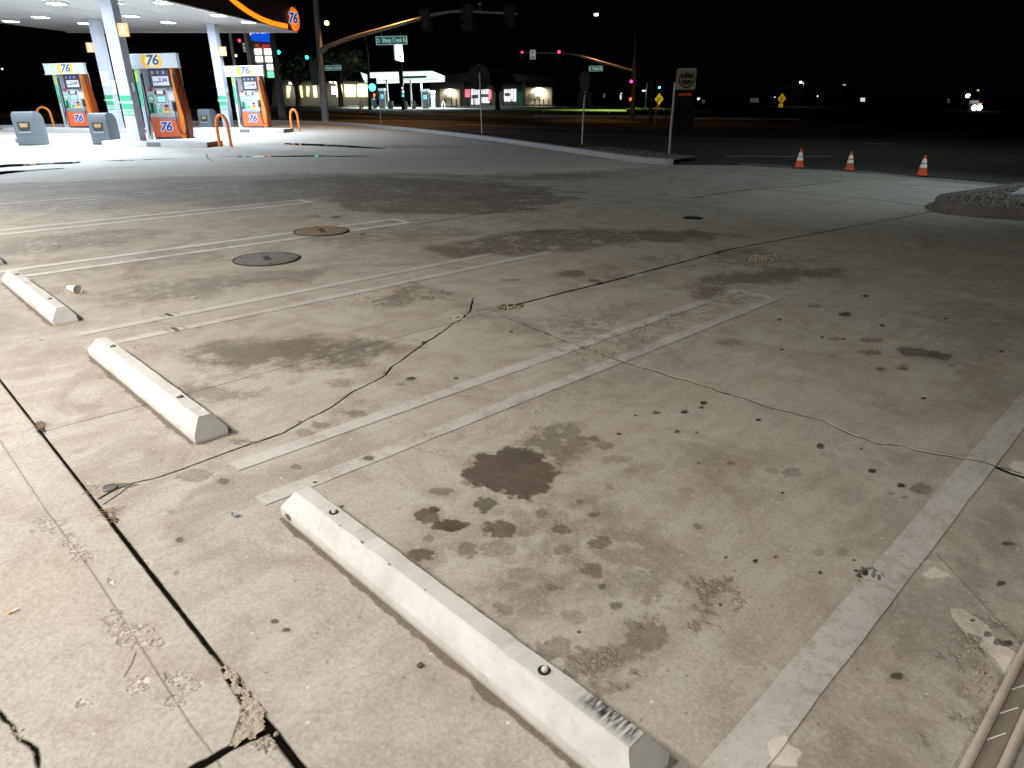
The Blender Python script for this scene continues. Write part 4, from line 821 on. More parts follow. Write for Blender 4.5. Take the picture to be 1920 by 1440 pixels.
# columns with number flags and posters
M_POST = mat('poster_white', (.82, .80, .80), .6, var=.25, scale=14); M_GRN = mat('poster_green', (.05, .42, .22), .55, var=.1); M_FLAG = mat('number_flag_orange', (.95, .45, .18), .5, emit=(1, .5, .25), es=.25)
M_TXW = mat('print_white', (.85, .85, .85), .6); M_GREYS = mat('print_grey', (.35, .35, .4), .6)
def column(bx, by, wdt, num, flagside, hasbox=0):
    g = PL(bx, by, .17); q = cin @ g
    rot = Matrix.Translation(q) @ Matrix.Rotation(0, 4, 'Z')
    root = bpy.data.objects.new('column', None); link(root); root.parent = can; root.matrix_local = Matrix.Translation((q.x, q.y, 0)) 
    upl = (can.matrix_world.to_3x3().inverted() @ UP); sh = Vector((upl.x/upl.z, upl.y/upl.z))
    Hs = SOF-.15
    b = MB(); vs = []
    for z in (.15, SOF):
        o = sh*(z-.15); vs.append([b.b.verts.new((x*wdt/2+o.x, y*wdt/2+o.y, z)) for x, y in ((-1, -1), (1, -1), (1, 1), (-1, 1))])
    b.b.faces.new(vs[0][::-1]); b.b.faces.new(vs[1])
    for k in range(4): b.b.faces.new([vs[0][k], vs[0][(k+1) % 4], vs[1][(k+1) % 4], vs[1][k]])
    b.build('post', M_COL, root, bevel=.02)
    def onface(z0, z1, m, nme, wf=1.0, dx=0, th=.006):
        o = sh*((z0+z1)/2-.15); b = MB(); b.box((o.x+dx, o.y-wdt/2-th/2-abs(sh.y)*(z1-z0)/2, (z0+z1)/2), (wdt*wf, th+.004, z1-z0)); b.build(nme, m, root)
        return Vector((o.x+dx, o.y-wdt/2-th-.006-abs(sh.y)*(z1-z0)/2, (z0+z1)/2))
    onface(2.02, 2.62, M_POST, 'notice', .92); 
    p = onface(1.18, 1.62, M_GRN, 'green_poster', .9); text('lettering', 'UNLEADED', .10, M_TXW, root, facing(p), .002, .002); 
    p2 = onface(.98, 1.12, M_GRN, 'green_poster', .9); text('lettering', 'PRESS HERE', .075, M_TXW, root, facing(p2), .002, .002)
    for k in range(5):
        text('fine_print', 'NO SMOKING' if k % 2 == 0 else 'STOP ENGINE', .055, mat('print_red', (.6, .12, .1), .6), root, facing(Vector((p.x, p.y, 2.5-k*.09))+Vector((sh.x*.9, sh.y*.9-.012, 0))), .001)
    zf = 3.62; o = sh*(zf-.15); fl = Vector((o.x+flagside*(wdt/2+.19), o.y-wdt/2+.06, zf))
    b = MB(); b.box(fl, (.36, .03, .40)); f = b.build('number_flag', M_FLAG, root, bevel=.005); text('numeral', num, .34, mat('flag_numeral', (1, .9, .8), .5, emit=(1, .9, .8), es=.5), f, facing(fl+Vector((0, -.02, 0))), .003, .008)
    o = sh*1.8; b = MB(); b.box((o.x+wdt/2+.05, o.y-.02, 2.0-.12), (.10, .10, .30)); b.build('hose_bracket', mat('bracket_grey', (.4, .4, .42), .5), root, bevel=.01)
    if hasbox:
        o = sh*1.9; b = MB(); b.box((o.x+wdt/2+.10, o.y-.12, 1.95), (.18, .06, .6)); b.build('notice_box', M_POST, root, bevel=.01)
    return root
column(259, 263, .42, '1', 1)
column(222, 240, .40, '3', -1, 1)
column(429, 237.5, .40, '2', 1)
# concrete pump islands
def island(px, py, ln_, label, right_black=True, wd=1.5):
    c = G(px, py); root = thing('pump_island', label, 'island', (c.x, c.y, 0), E1, 'raised concrete pump islands under the canopy'); root.matrix_world = Matrix.Translation((c.x, c.y, 0)) @ CX
    b = MB(); b.box((-ln_/2, wd/2, .085), (ln_, wd, .17)); b.build('slab', mat('island_concrete', (.55, .54, .53), .7, var=.15, scale=3, bump=.2), root, bevel=.02)
    b = MB(); b.box((.004, wd/2, .08), (.012, wd*.98, .15)); b.build('end_face', mat('island_end_brown', (.20, .13, .09), .8, var=.3), root)
    for k in (1.9,):
        b = MB(); b.box((-k, -.002, .08), (.5, .01, .13)); b.build('painted_patch', mat('island_patch', (.16, .17, .17), .8), root)
    return root
island(389, 276.6, 3.75, 'middle concrete island nearest the camera, under the middle pump', wd=1.15)
island(532, 249.5, 4.6, 'right concrete island under the right hand fuel pump', wd=1.3)
island(260, 250, 6.6, 'rear left concrete island under the left fuel pump', wd=1.5)
island(30, 269, 4.0, 'concrete island cut off by left photo edge, behind the leftmost bin', wd=1.3)

# ---------------- pumps
M_PW = mat('pump_white', (.50, .54, .57), .4, var=.05); M_PG = mat('pump_grey', (.24, .25, .27), .45, var=.08); M_PD = mat('pump_dark', (.05, .05, .06), .4)
M_PO = mat('pump_orange', (.85, .22, .015), .4, var=.08); M_PSHADE = mat('pump_shaded_side', (.30, .055, .008), .4, var=.08); M_PR = mat('pump_lower_orange', (.75, .14, .04), .45, var=.06)  # side panel is the orange darkened to brown, its shade put into the colour
M_PGR = mat('pump_green', (.06, .50, .25), .45, var=.1); M_LIME = mat('pump_lime', (.35, .75, .12), .45); M_VAL = mat('lit_valance', (.40, .46, .52), .5, emit=(.72, .85, 1.0), es=.30, var=.04)
M_YEL = mat('disc_yellow', (.62, .33, .01), .5, emit=(1, .6, .05), es=.45); M_SCR = mat('price_screen', (.5, .52, .6), .4, emit=(.50, .52, .62), es=.5, var=.05); M_CY = mat('cyan_screen', (.3, .75, .8), .4, emit=(.25, .75, .8), es=.7)
M_NAVY = mat('navy_print', (.02, .03, .16), .5); M_BTN = mat('grade_buttons', (.05, .05, .3), .5); M_YD = mat('yellow_decal', (.95, .65, .05), .5); M_RED = mat('red_handle', (.7, .03, .05), .45); M_HOSE = mat('black_hose', (.012, .012, .014), .45)
def make_pump():
    root = bpy.data.objects.new('fuel_pump', None); link(root)
    fr = lambda x0, x1, z0, z1, y0=-.02, y1=.0: (((x0+x1)/2, (y0+y1)/2, (z0+z1)/2), (x1-x0, y1-y0, z1-z0))
    def bx(name, m, x0, x1, z0, z1, y0, y1, par=root, bev=.006, **k):
        b = MB(); c, d = fr(x0, x1, z0, z1, y0, y1); b.box(c, d, **k); return b.build(name, m, par, bevel=bev)
    bx('plinth', M_PD, -.48, .75, 0, .06, -.0, .62)
    cab = bx('cabinet', M_PG, -.50, .62, .06, 2.50, .04, .60, bev=.012)
    lp_ = bx('lower_panel', M_PR, -.50, .48, .08, .80, -.01, .05)
    emblem76(lp_, facing((-.02, -.014, .44)), .4, .44, .0, (.02, .06, .42))
    b = MB(); b.prism([(-.50, -.012, .80), (.48, -.012, .80), (.48, -.012, .66), (.1, -.012, .72), (-.50, -.012, .78)][::-1], (0, -.006, 0)); b.build('grey_swoosh', M_PG, lp_)
    bx('lower_trim', mat('pump_steel', (.5, .5, .52), .35, .6), -.50, .50, .80, .90, -.0, .05)
    fas = bx('control_fascia', M_PW, -.46, .50, .90, 1.70, -.02, .05, bev=.01)
    b = MB(); b.prism([(-.24, -.015, 1.69)]+[(.02+.27*math.cos(a), -.015, 1.69+.12*math.sin(a)) for a in [PI*(1-k/10) for k in range(11)]]+[(.28, -.015, 1.69)], (0, .06, 0)); b.build('arched_hood', M_PW, fas)
    kp = bx('card_reader', mat('reader_silver', (.62, .63, .66), .35, .2), -.20, .25, .92, 1.70, -.045, -.02, fas, .008)
    bx('hood_screen', mat('white_lit', (.9, .9, .95), .4, emit=(1, 1, 1), es=.9), -.08, .12, 1.62, 1.72, -.06, -.045, kp, .003)
    bx('hood_frame', M_PD, -.18, .22, 1.58, 1.74, -.052, -.044, kp, .003)
    bx('touch_screen', M_CY, -.10, .16, 1.34, 1.52, -.055, -.045, kp, .003); bx('screen_bezel', M_PG, -.14, .20, 1.30, 1.56, -.05, -.044, kp, .003)
    for r_ in range(3):
        for c_ in range(4): bx('key', M_PD if (r_+c_) % 2 else M_TXW, -.10+c_*.065, -.055+c_*.065, 1.12+r_*.045, 1.15+r_*.045, -.054, -.044, kp, .001)
    bx('card_slot', M_PD, .10, .22, 1.14, 1.24, -.056, -.044, kp, .002)
    bx('round_decal_panel', M_PGR, -.16, -.03, .95, 1.10, -.05, -.044, kp, .001)
    bx('yellow_decal', M_YD, .04, .22, .93, 1.02, -.05, -.044, kp, .001); bx('orange_decal', M_PO, .06, .24, 1.02, 1.11, -.05, -.044, kp, .001)
    d = bx('diesel_panel', M_PGR, -.44, -.24, 1.36, 1.56, -.03, -.018, fas, .002); b = MB(); b.lathe([(0, 0), (.07, 0), (.07, .004), (0, .004)], n=24, M=Matrix.Translation((-.34, -.03, 1.46)) @ Matrix.Rotation(PI/2, 4, 'X')); b.build('round_label', M_TXW, d)
    bx('nozzle_boot', M_PD, -.46, -.30, .95, 1.30, -.06, .0, fas, .01); bx('green_boot', M_PGR, -.33, -.22, .93, 1.24, -.055, -.015, fas, .006)
    bx('leaflet', M_POST, .28, .46, 1.40, 1.62, -.03, -.018, fas, .002); bx('nozzle_boot', M_PD, .36, .50, 1.00, 1.34, -.06, .0, fas, .01)
    up = bx('display_housing', M_PD, -.26, .46, 1.84, 2.50, -.02, .05, bev=.01)
    sc = bx('price_display', M_SCR, -.16, .40, 1.90, 2.22, -.035, -.02, up, .004)
    text('price_figures', '2.34', .17, M_NAVY, sc, facing((.20, -.04, 2.08)), .002, .006); text('small_print', '87 88', .08, M_NAVY, sc, facing((-.04, -.04, 2.02)), .002, .003)
    for k in range(6): bx('grade_button', M_BTN if k % 2 else M_GREYS, -.16+k*.095, -.09+k*.095, 2.30, 2.40, -.03, -.018, up, .002)
    bx('side_display', M_PG, -.44, -.28, 1.84, 2.24, -.0, .05, bev=.01); bx('red_handle', M_RED, -.36, -.30, 1.72, 1.86, -.04, -.0, bev=.006)
    # left hose mast and right swelling orange pillar
    ml = bx('hose_mast', M_PW, -.66, -.58, .0, 2.5, .02, .12, bev=.008); bx('lime_strip', M_LIME, -.76, -.66, 2.05, 2.52, .02, .10, bev=.006); bx('green_strip', M_PGR, -.76, -.66, 1.18, 2.05, .02, .10, bev=.006); bx('white_strip', M_PW, -.76, -.66, .0, 1.18, .02, .10, bev=.006)
    bx('mast_bracket', M_PG, -.58, -.50, 2.34, 2.48, .02, .10)
    b = MB(); pr = [(.50, .0), (.50, 2.52), (.58, 2.52), (.64, 1.7), (.70, .9), (.66, .0)]; b.prism([(x, -.03, z) for x, z in pr], (0, .12, 0)); b.build('orange_pillar', M_PO, root, bevel=.01)
    b = MB(); b.prism([(.60, .09, 0.0), (.72, .09, 0.0), (.76, .09, .9), (.70, .09, 1.7), (.64, .09, 2.52), (.58, .09, 2.52)], (0, .50, 0)); sd = b.build('side_panel', M_PSHADE, root, bevel=.01)
    bx('corner_trim', M_PW, .60, .66, .0, 2.5, .59, .66)
    b = MB(); pts_ = [(.43, -.07, 1.25), (.46, -.10, 1.0), (.44, -.12, .60), (.50, -.14, .30), (.62, -.15, .18), (.74, -.13, .28), (.76, -.11, .60), (.70, -.10, 1.1), (.62, -.08, 1.7), (.58, -.05, 2.3)]
    b.tube(smoothp([Vector(p) for p in pts_], 5), .018, 8); b.build('hose', M_HOSE, root, smooth=True)
    b = MB(); b.tube(smoothp([Vector(p) for p in ((-.40, -.08, 1.1), (-.50, -.12, .8), (-.56, -.12, .4), (-.62, -.08, .15), (-.62, -.02, .6), (-.60, .0, 1.5), (-.56, .02, 2.3))], 5), .016, 8); b.build('hose', M_HOSE, root, smooth=True)
    for x in (-.40, .43):
        b = MB(); b.tube([(x, -.06, 1.32), (x, -.10, 1.18), (x, -.085, 1.02)], [.02, .035, .02], 8); b.build('nozzle', M_PD if x > 0 else M_PGR, root, smooth=True)
    va = bx('valance', M_VAL, -.98, .86, 2.52, 2.96, -.16, .12, bev=.02)
    bx('valance_edge', M_TRIM, -1.0, .88, 2.49, 2.53, -.18, .14, va); bx('valance_cap', M_TRIM, -1.0, .88, 2.95, 2.98, -.18, .14, va)
    b = MB(); pts_ = [(-.02+.36*math.cos(2*PI*k/48), -.163, min(2.955, max(2.53, 2.74+.36*math.sin(2*PI*k/48)))) for k in range(48)]; b.prism(pts_, (0, -.006, 0)); b.build('yellow_disc', M_YEL, va)
    b = MB(); pts_ = [(-.0+.24*math.cos(2*PI*k/48), -.170, min(2.95, max(2.56, 2.74+.21*math.sin(2*PI*k/48)))) for k in range(48)]; b.prism(pts_, (0, -.004, 0)); b.build('pale_disc', mat('disc_pale', (.6, .55, .4), .5, emit=(1, .9, .6), es=.4), va)
    text('emblem', '76', .46, mat('emblem_sky', (.015, .10, .28), .5, emit=(.03, .2, .5), es=.12), va, facing((.0, -.178, 2.75)), .003, .012, .2, .92)
    return root
pump = make_pump()
PX = Matrix.Rotation(math.radians(5), 3, 'Z') @ E1
def set_pump(o, px, py, label, first=True):
    g = PL(px, py, .17); m = frame((g.x, g.y, .17), PX) @ Matrix.Diagonal((1, .8, .935, 1))
    o.matrix_world = m; tag(o, label, 'fuel pump', 'fuel pumps with lit white valances')
set_pump(pump, 317, 261, 'middle fuel pump, nearest and largest, black hose hanging in a loop')
for px, py, lb in ((152, 239.5, 'left fuel pump, farthest left, with bright orange right pillar'), (477, 239.5, 'right fuel pump standing in front of the price pylon')):
    c = copy_tree(pump); set_pump(c, px, py, lb)

# ---------------- litter bins
M_BIN = mat('bin_grey', (.095, .112, .125), .5, var=.1, scale=5, bump=.1); M_BIND = mat('bin_opening', (.03, .025, .02), .8)
def make_bin():
    root = bpy.data.objects.new('litter_bin', None); link(root)
    b = MB(); W, D = .33, .33
    prof = [(-.92, 0), (-1, .03), (-1, .78), (-.98, .90), (-.86, .99), (-.5, 1.03), (.2, 1.02), (.6, .96), (.9, .84), (1, .66), (1, .03), (.92, 0)]
    b.prism([(-W, y*D, z) for y, z in prof], (2*W, 0, 0)); b.build('body', M_BIN, root, bevel=.025, smooth=True)
    b = MB(); b.box((0, 0, .80), (2*W+.012, 2*D-.01, .012)); b.build('lid_seam', mat('bin_seam', (.08, .09, .1), .7), root)
    b = MB(); b.prism([(-.20, -D-.012, .72), (.20, -D-.012, .72), (.17, -D-.012, .48), (.12, -D-.012, .44), (-.12, -D-.012, .44), (-.17, -D-.012, .48)][::-1], (0, .012, 0)); o = b.build('opening', M_BIND, root)
    b = MB(); b.prism([(-.13, -D-.016, .68), (.13, -D-.016, .68), (.11, -D-.016, .56), (-.11, -D-.016, .56)][::-1], (0, .004, 0)); b.build('liner', mat('brown_liner', (.32, .20, .10), .7), o)
    b = MB(); b.box((0, -D-.022, .41), (.36, .03, .02)); b.build('sill', mat('bin_sill', (.5, .54, .58), .5), root)
    b = MB()
    for z in (.22, .26): b.box((0, 0, z), (2*W+.008, 2*D+.008, .008))
    for s in (-1, 1): b.box((s*(W+.002), 0, .42), (.008, .012, .74))
    b.build('groove', mat('bin_groove', (.14, .17, .19), .6), root)
    return root
bn = make_bin()
def set_bin(o, px, py, lb, yaw=0, s=1):
    g = G(px, py); xd = Matrix.Rotation(yaw, 3, 'Z') @ Vector(CAMX); o.matrix_world = frame((g.x, g.y, 0), xd) @ Matrix.Diagonal((s, s, s*1.0, 1)); tag(o, lb, 'litter bin', 'grey litter bins beside the pump islands')
set_bin(bn, 65, 272, 'leftmost grey litter bin in front of the orange hoop', .10, 1.06)
set_bin(copy_tree(bn), 202, 270.5, 'grey litter bin between left and middle fuel pumps', -.05, 1.02)
set_bin(copy_tree(bn), 394, 245, 'grey litter bin at right pump, farthest of the three', -.2, .98)

# ---------------- orange hoops
def hoop(px, py, wpx, lb, yaw=0):
    g = G(px, py); k = gdist(g)/F; wd = wpx*k/2; root = thing('steel_hoop', lb, 'hoop barrier', (g.x, g.y, 0), Matrix.Rotation(yaw, 3, 'Z') @ Vector(CAMX), 'orange hoop barriers at island ends')
    H = 1.02; R_ = wd; pts_ = [(-R_, 0, 0), (-R_, 0, H*.35), (-R_*.97, 0, H*.6)]+[(-R_*math.cos(a)*.97, 0, H*.66+ (H*.34)*math.sin(a)) for a in [PI*k_/14 for k_ in range(1, 14)]]+[(R_*.97, 0, H*.6), (R_, 0, H*.35), (R_, 0, 0)]
    b = MB(); b.tube(pts_, .055, 12); b.build('pipe', mat('hoop_orange', (.90, .26, .06), .4, var=.12), root, smooth=True)
    b = MB()
    for s in (-1, 1): b.lathe([(.075, 0), (.075, .012), (0, .012)], (s*R_, 0, 0), 16)
    b.build('footing', mat('hoop_footing', (.4, .38, .36), .8), root)
hoop(423, 275, 21, 'middle orange hoop barrier, nearest, at the end of the middle island')
hoop(555, 247, 14, 'right orange hoop barrier beside the right island')
hoop(89, 241, 26, 'left orange hoop barrier partly behind leftmost bin')

# ---------------- standing water on the forecourt
def water():
    m, t, b = nt('standing_water'); b.inputs['Base Color'].default_value = (.02, .02, .022, 1); b.inputs['Roughness'].default_value = .03; b.inputs['IOR'].default_value = 1.33; b.inputs['Specular IOR Level'].default_value = 1.0
    geo = N(t, 'ShaderNodeNewGeometry'); f = NZ(t, geo, 3, 2); bp = N(t, 'ShaderNodeBump'); bp.inputs['Strength'].default_value = .04; bp.inputs['Distance'].default_value = .01; L(t, f, bp.inputs['Height']); L(t, bp.outputs['Normal'], b.inputs['Normal']); return m
M_WATER = water()
def puddle(px_pts, nme, seed):
    P = smoothp([G(*p) for p in px_pts+px_pts[:1]], 6)[:-1]; b = MB(); b.poly([(p.x+mnoise.noise(p*1.7+Vector((seed, 0, 0)))*.16, p.y+mnoise.noise(p*1.7+Vector((0, seed, 0)))*.16, .004) for p in P]); o = b.build(nme, M_WATER); o['kind'] = 'structure'
puddle([(-160, 320), (0, 309.5), (60, 306.5), (110, 304.5), (150, 303), (140, 306), (100, 308.5), (40, 312), (0, 315), (-160, 330)], 'puddle', 1)
puddle([(-60, 329), (0, 322), (50, 319), (100, 316), (125, 315.5), (80, 319.5), (30, 324), (-60, 334)], 'puddle', 7)
puddle([(180, 302.6), (260, 299.2), (330, 297), (300, 298.6), (240, 301.6)], 'puddle', 3)
puddle([(400, 293.6), (560, 292), (700, 293), (600, 293.6), (480, 294.4)], 'puddle', 4)
puddle([(530, 268.5), (580, 269.5), (640, 272), (700, 276.5), (720, 279), (650, 276.5), (580, 273.5), (545, 271.5)], 'puddle', 5)

# ================================================================= street poles, signals and signs
M_GALV = mat('galvanised_steel', (.42, .44, .46), .5, .1, var=.2, scale=3); M_SIGB = mat('signal_black', (.02, .022, .02), .55); M_SIGO = mat('signal_olive', (.06, .055, .025), .55)
M_GS = mat('street_sign_green', (.01, .14, .11), .4, emit=(.01, .22, .18), es=.35); M_GSW = mat('sign_white_print', (.75, .85, .85), .4, emit=(.6, .8, .8), es=.45)
M_SBACK = mat('sign_back', (.010, .010, .013), .8, .0, var=.15)
R_ON = em('red_lamp', (1.0, .02, .05), 9); G_ON = em('green_lamp', (.02, .85, .62), 8); C_ON = em('cyan_lamp', (.05, .75, 1.0), 8); H_ON = em('hand_lamp', (1.0, .15, .05), 2.5)
LENS_OFF = mat('dark_lens', (.05, .05, .05), .3)
def px_size(g): return gdist(g)/F
def signal(name, g, cx_, cy_, hpx, on, label, group, onpos=0, face=-1, body=None, par=None, lampk=1.0, side=False):
    k = px_size(g); c = P3(g, cx_, cy_); H = hpx*k; W = H*.36; lampk *= .78; root = thing(name, label, 'traffic light', c, CAMX, group)
    b = MB(); b.box((0, .0, 0), (W, W*.6, H)); bd = b.build('housing', body or M_SIGB, root, bevel=W*.06)
    b = MB(); b.box((0, W*.34, 0), (W*1.45, .02, H*1.1)); b.build('backplate', M_SIGB, root)
    for i in range(3):
        z = H*(.33-.33*i); lit = (on and i == onpos)
        if side:
            b = MB(); b.lathe([(W*.36, 0), (W*.36, W*.5), (W*.33, W*.5), (W*.33, 0)], n=16, M=Matrix.Translation((-W*.45, 0, z)) @ Matrix.Rotation(-PI/2, 4, 'Y')); b.build('visor', body or M_SIGO, root, smooth=True); continue
        rr = W*.36*(lampk if lit else 1)
        b = MB(); b.lathe([(rr, 0), (rr*.8, W*.08), (0, W*.12)], n=20, M=Matrix.Translation((0, -W*.30, z)) @ Matrix.Rotation(PI/2, 4, 'X')); b.build('lens', on if lit else LENS_OFF, root, smooth=True)
        b = MB(); vs = []; nn = 14
        for k2 in range(nn+1):
            a = PI*(-.08+1.16*k2/nn); vs.append([b.b.verts.new((math.cos(a)*W*.41, y, z+math.sin(a)*W*.41)) for y in (-W*.30, -W*.30-W*.55*math.sin(max(.15, min(PI-.15, a))))])
        for a_, c_ in zip(vs, vs[1:]): b.b.faces.new([a_[0], c_[0], c_[1], a_[1]])
        b.build('visor', M_SIGB, root)
    return root
def pole(name, label, cat, base, pts, rb, rt, m, group=None, foot=True, radii=None, parts='pole_shaft'):
    """base: pixel, pts: list of (x,y) pixels up the pole, radii in metres."""
    g = G(*base); P = [g]+[P3(g, *p) for p in pts]; root = thing(name, label, cat, g, CAMX, group); inv = root.matrix_world.inverted(); n = len(P)
    b = MB(); b.tube([inv @ p for p in P], radii or [rb+(rt-rb)*i/(n-1) for i in range(n)], 16); b.build(parts, m, root, smooth=True)
    if foot:
        b = MB(); b.lathe([(rb*1.9, 0), (rb*1.9, .04), (rb*1.2, .05), (rb*1.15, .1)], n=16); b.build('base_flange', m, root, smooth=True)
    return root, g, inv
# the large mast-arm pole beyond the forecourt
root, gm, inv = pole('mast_arm_pole', 'tall grey traffic signal pole with long orange-lit curved arm', 'signal pole', (611, 229), [(605, 160), (600, 100), (595, 40), (589, -40)], .25, .17, M_GALV)
ap = [P3(gm, *p) for p in ((604, 91), (660, 71), (720, 54), (780, 37), (820, 26), (860, 21), (920, 23), (970, 26))]
n_ = len(ap); sp_ = smoothp(ap, 5); b = MB(); b.tube([inv @ p for p in sp_], [.15-.08*i/(len(sp_)-1) for i in range(len(sp_))], 14); b.build('mast_arm', mat('lit_arm', (.45, .42, .40), .5, .2), root, smooth=True)
b = MB(); b.tube([inv @ P3(gm, 601, 96), inv @ P3(gm, 612, 90)], .22, 14); b.build('arm_collar', M_GALV, root, smooth=True)
b = MB(); k = px_size(gm)
text('asset_number', '23', .35, mat('pole_sticker', (.7, .7, .7), .6), root, facing(inv @ P3(gm, 609, 190)+Vector((0, -.24, 0))), .004, .01)
b = MB(); c = inv @ P3(gm, 608, 197); b.lathe([(.245, -.06), (.245, .06)], c, 20); b.build('sticker_band', mat('pole_sticker', (.7, .7, .7), .6), root)
g_ = gm; c = P3(gm, 590, 136); rt = thing('signal_cabinet', 'dark green signal housing on the left of the tall pole', 'signal housing', c, CAMX)
b = MB(); b.box((0, .1, 0), (17*k, .35, 42*k)); b.build('housing', mat('cabinet_green', (.015, .035, .03), .5), rt, bevel=.03)
b = MB(); b.box((.3, .1, 0), (.35, .08, .08)); b.build('bracket', M_GALV, rt)
for (cx_, cy_, h_, lb) in ((800, 36, 36, 'side-on traffic light on the long arm, left one above street sign'), (878, 32, 42, 'dim side-on traffic light in the middle of the long arm'), (958, 28, 36, 'barely lit traffic light at the far tip of the long arm')):
    signal('traffic_light', gm, cx_, cy_, h_, None, lb, 'traffic lights on the long mast arm', side=True)
cm = P3(gm, 900, 10); rt = thing('detection_camera', 'small white detector camera standing on the arm tip', 'camera', cm, CAMX)
b = MB(); b.tube([(-.12, 0, .05), (.10, 0, .12)], .06, 10); b.build('camera_body', mat('cam_white', (.7, .68, .66), .5), rt, smooth=True)
b = MB(); b.tube([(0, 0, .06), (0, 0, -.4)], .02, 8); b.build('stem', M_GALV, rt)
def street_sign(g, x0, y0, x1, y1, txt, label, em_=1.0, symbol=True, px=None):
    k = px_size(g); c = P3(g, (x0+x1)/2, (y0+y1)/2); W = (x1-x0)*k; H = (y1-y0)*k; root = thing('street_sign', label, 'street sign', c, CAMX)
    b = MB(); b.box((0, 0, 0), (W, .04, H)); b.build('sign_border', M_GSW, root, bevel=.01)
    b = MB(); b.box((0, -.024, 0), (W-.06*H*2, .006, H*.88)); b.build('sign_panel', M_GS, root)
    text('lettering', txt, H*.74, M_GSW, root, facing((W*.10 if symbol else 0, -.032, 0)), .003, H*.012, sx=.66)
    if symbol:
        b = MB(); b.tube([(-W*.44+H*.2*math.cos(a), -.034, H*.2*math.sin(a)) for a in [2*PI*q/20 for q in range(21)]], H*.04, 6, cap=False); b.build('emblem_ring', M_GSW, root)
    b = MB()
    for s in (-.3, .3): b.tube([(W*s, 0, H*.5), (W*s, 0, H*.9)], .02, 6)
    b.build('hanger', M_GALV, root); return root
street_sign(gm, 705, 68.5, 763.5, 83, 'Sheep Creek Rd', 'large green street sign hanging below the long lit arm')
# sodium luminaire on top of the mast pole (above the frame) and along the road
def road_lamp(name, loc, target, power, ang=130): return spot(name, loc, target, power, SOD, ang, .8, .2)
tp = P3(gm, 735, -25); road_lamp('sodium_spot', tp, P3(gm, 720, 120), 3000, 108)
# second pole, farther, with the arm reaching left
gb = G(694, 206); root, gs, inv = pole('mast_arm_pole', 'thin far signal pole with slender arm reaching left, left of white station', 'signal pole', (694, 206), [(692, 160), (690, 120), (688, 95), (684, 70)], .22, .12, M_GALV, foot=True)
ap = smoothp([P3(gs, *p) for p in ((690, 138), (650, 125), (600, 110), (560, 98), (535, 93), (512, 92))], 5); b = MB(); b.tube([inv @ p for p in ap], [.14-.07*i/(len(ap)-1) for i in range(len(ap))], 10); b.build('mast_arm', mat('lit_arm', (.45, .42, .40), .5, .2), root, smooth=True)
signal('traffic_light', gs, 524, 106, 22, G_ON, 'green traffic light at the left tip of the slender arm', 'green traffic lights on the slender arm', 0+0, lampk=1.5)
signal('traffic_light', gs, 577, 115, 20, G_ON, 'green traffic light nearer the grey pole on slender arm', 'green traffic lights on the slender arm', 0, lampk=1.4)
street_sign(gs, 607, 123, 639, 131.5, 'Sheep Creek Rd', 'small dim blue-green street sign under the slender arm', symbol=True)
signal('traffic_light', gs, 698.5, 164, 30, C_ON, 'cyan-green traffic light on the pole left of white station', None, 1, lampk=2.1)
def ped(g, cx_, cy_, label):
    k = px_size(g); c = P3(g, cx_, cy_); rt = thing('pedestrian_signal', label, 'pedestrian signal', c, CAMX); b = MB(); b.box((0, 0, 0), (10*k, .25, 10*k)); b.build('housing', M_SIGB, rt, bevel=.02)
    b = MB(); b.prism([(x*k, -.14, z*k) for x, z in ((-1.6, -3), (1.6, -3), (2.2, 0), (1.6, 3), (.6, 1.4), (0, 3.4), (-.6, 1.4), (-1.4, 2.6), (-2.2, .4))][::-1], (0, -.01, 0)); b.build('hand_symbol', H_ON, rt)
ped(gs, 702, 178, 'orange hand pedestrian signal below the cyan traffic light')
# signals seen between the canopy columns
g3 = G(430, 208); signal('traffic_light', g3, 450.5, 82, 16, R_ON, 'red traffic light seen between canopy and price pylon', None, 0, lampk=1.5)
k = px_size(g3); c = P3(g3, 459.5, 89); rt = thing('turn_sign', 'white no-turn sign beside the red light under canopy', 'road sign', c, CAMX); b = MB(); b.box((0, 0, 0), (7.5*k, .04, 15*k)); b.build('sign_plate', mat('sign_plate_white', (.8, .8, .8), .5, emit=(.8, .8, .8), es=.35), rt)
b = MB(); b.box((0, -.03, 3*k), (3*k, .01, 3*k)); b.box((0, -.03, -3*k), (5*k, .01, 1*k)); b.box((0, -.03, -5*k), (5*k, .01, 1*k)); b.build('symbol', M_PD, rt)
# right hand mast arm
root, gr, inv = pole('mast_arm_pole', 'dark signal pole with curved arm carrying red lights, right of centre', 'signal pole', (1185, 226), [(1186.5, 190), (1188, 150), (1188.4, 134), (1190, 100), (1192, 60), (1194, 20)], .2, .06, mat('shaded_galv', (.10, .09, .08), .6, .4), foot=True, radii=[.21, .2, .19, .18, .065, .06, .05])  # shade put into the colour: steel darkened where no lamp reaches the pole
ap = smoothp([P3(gr, *p) for p in ((1188, 133), (1160, 126), (1130, 117.5), (1100, 109), (1078, 103), (1050, 100), (1010, 99), (978, 99))], 5); nA = len(ap)
b = MB(); b.tube([inv @ p for p in ap], [.13-.09*i/(nA-1) for i in range(nA)], 10); b.build('mast_arm', mat('lit_arm', (.45, .42, .40), .5, .2), root, smooth=True)
signal('traffic_light', gr, 1048, 104, 18, R_ON, 'red traffic light where the right arm begins to curve', 'red traffic lights on the right arm', 0, lampk=1.35)
signal('traffic_light', gr, 979, 104, 16, R_ON, 'lone red traffic light at the left tip of right arm', 'red traffic lights on the right arm', 0, lampk=1.1)
signal('traffic_light', gr, 1183, 160, 20, em('magenta_lamp', (1, .02, .18), 8), 'pinkish red traffic light on the dark right pole', None, 0, lampk=1.2)
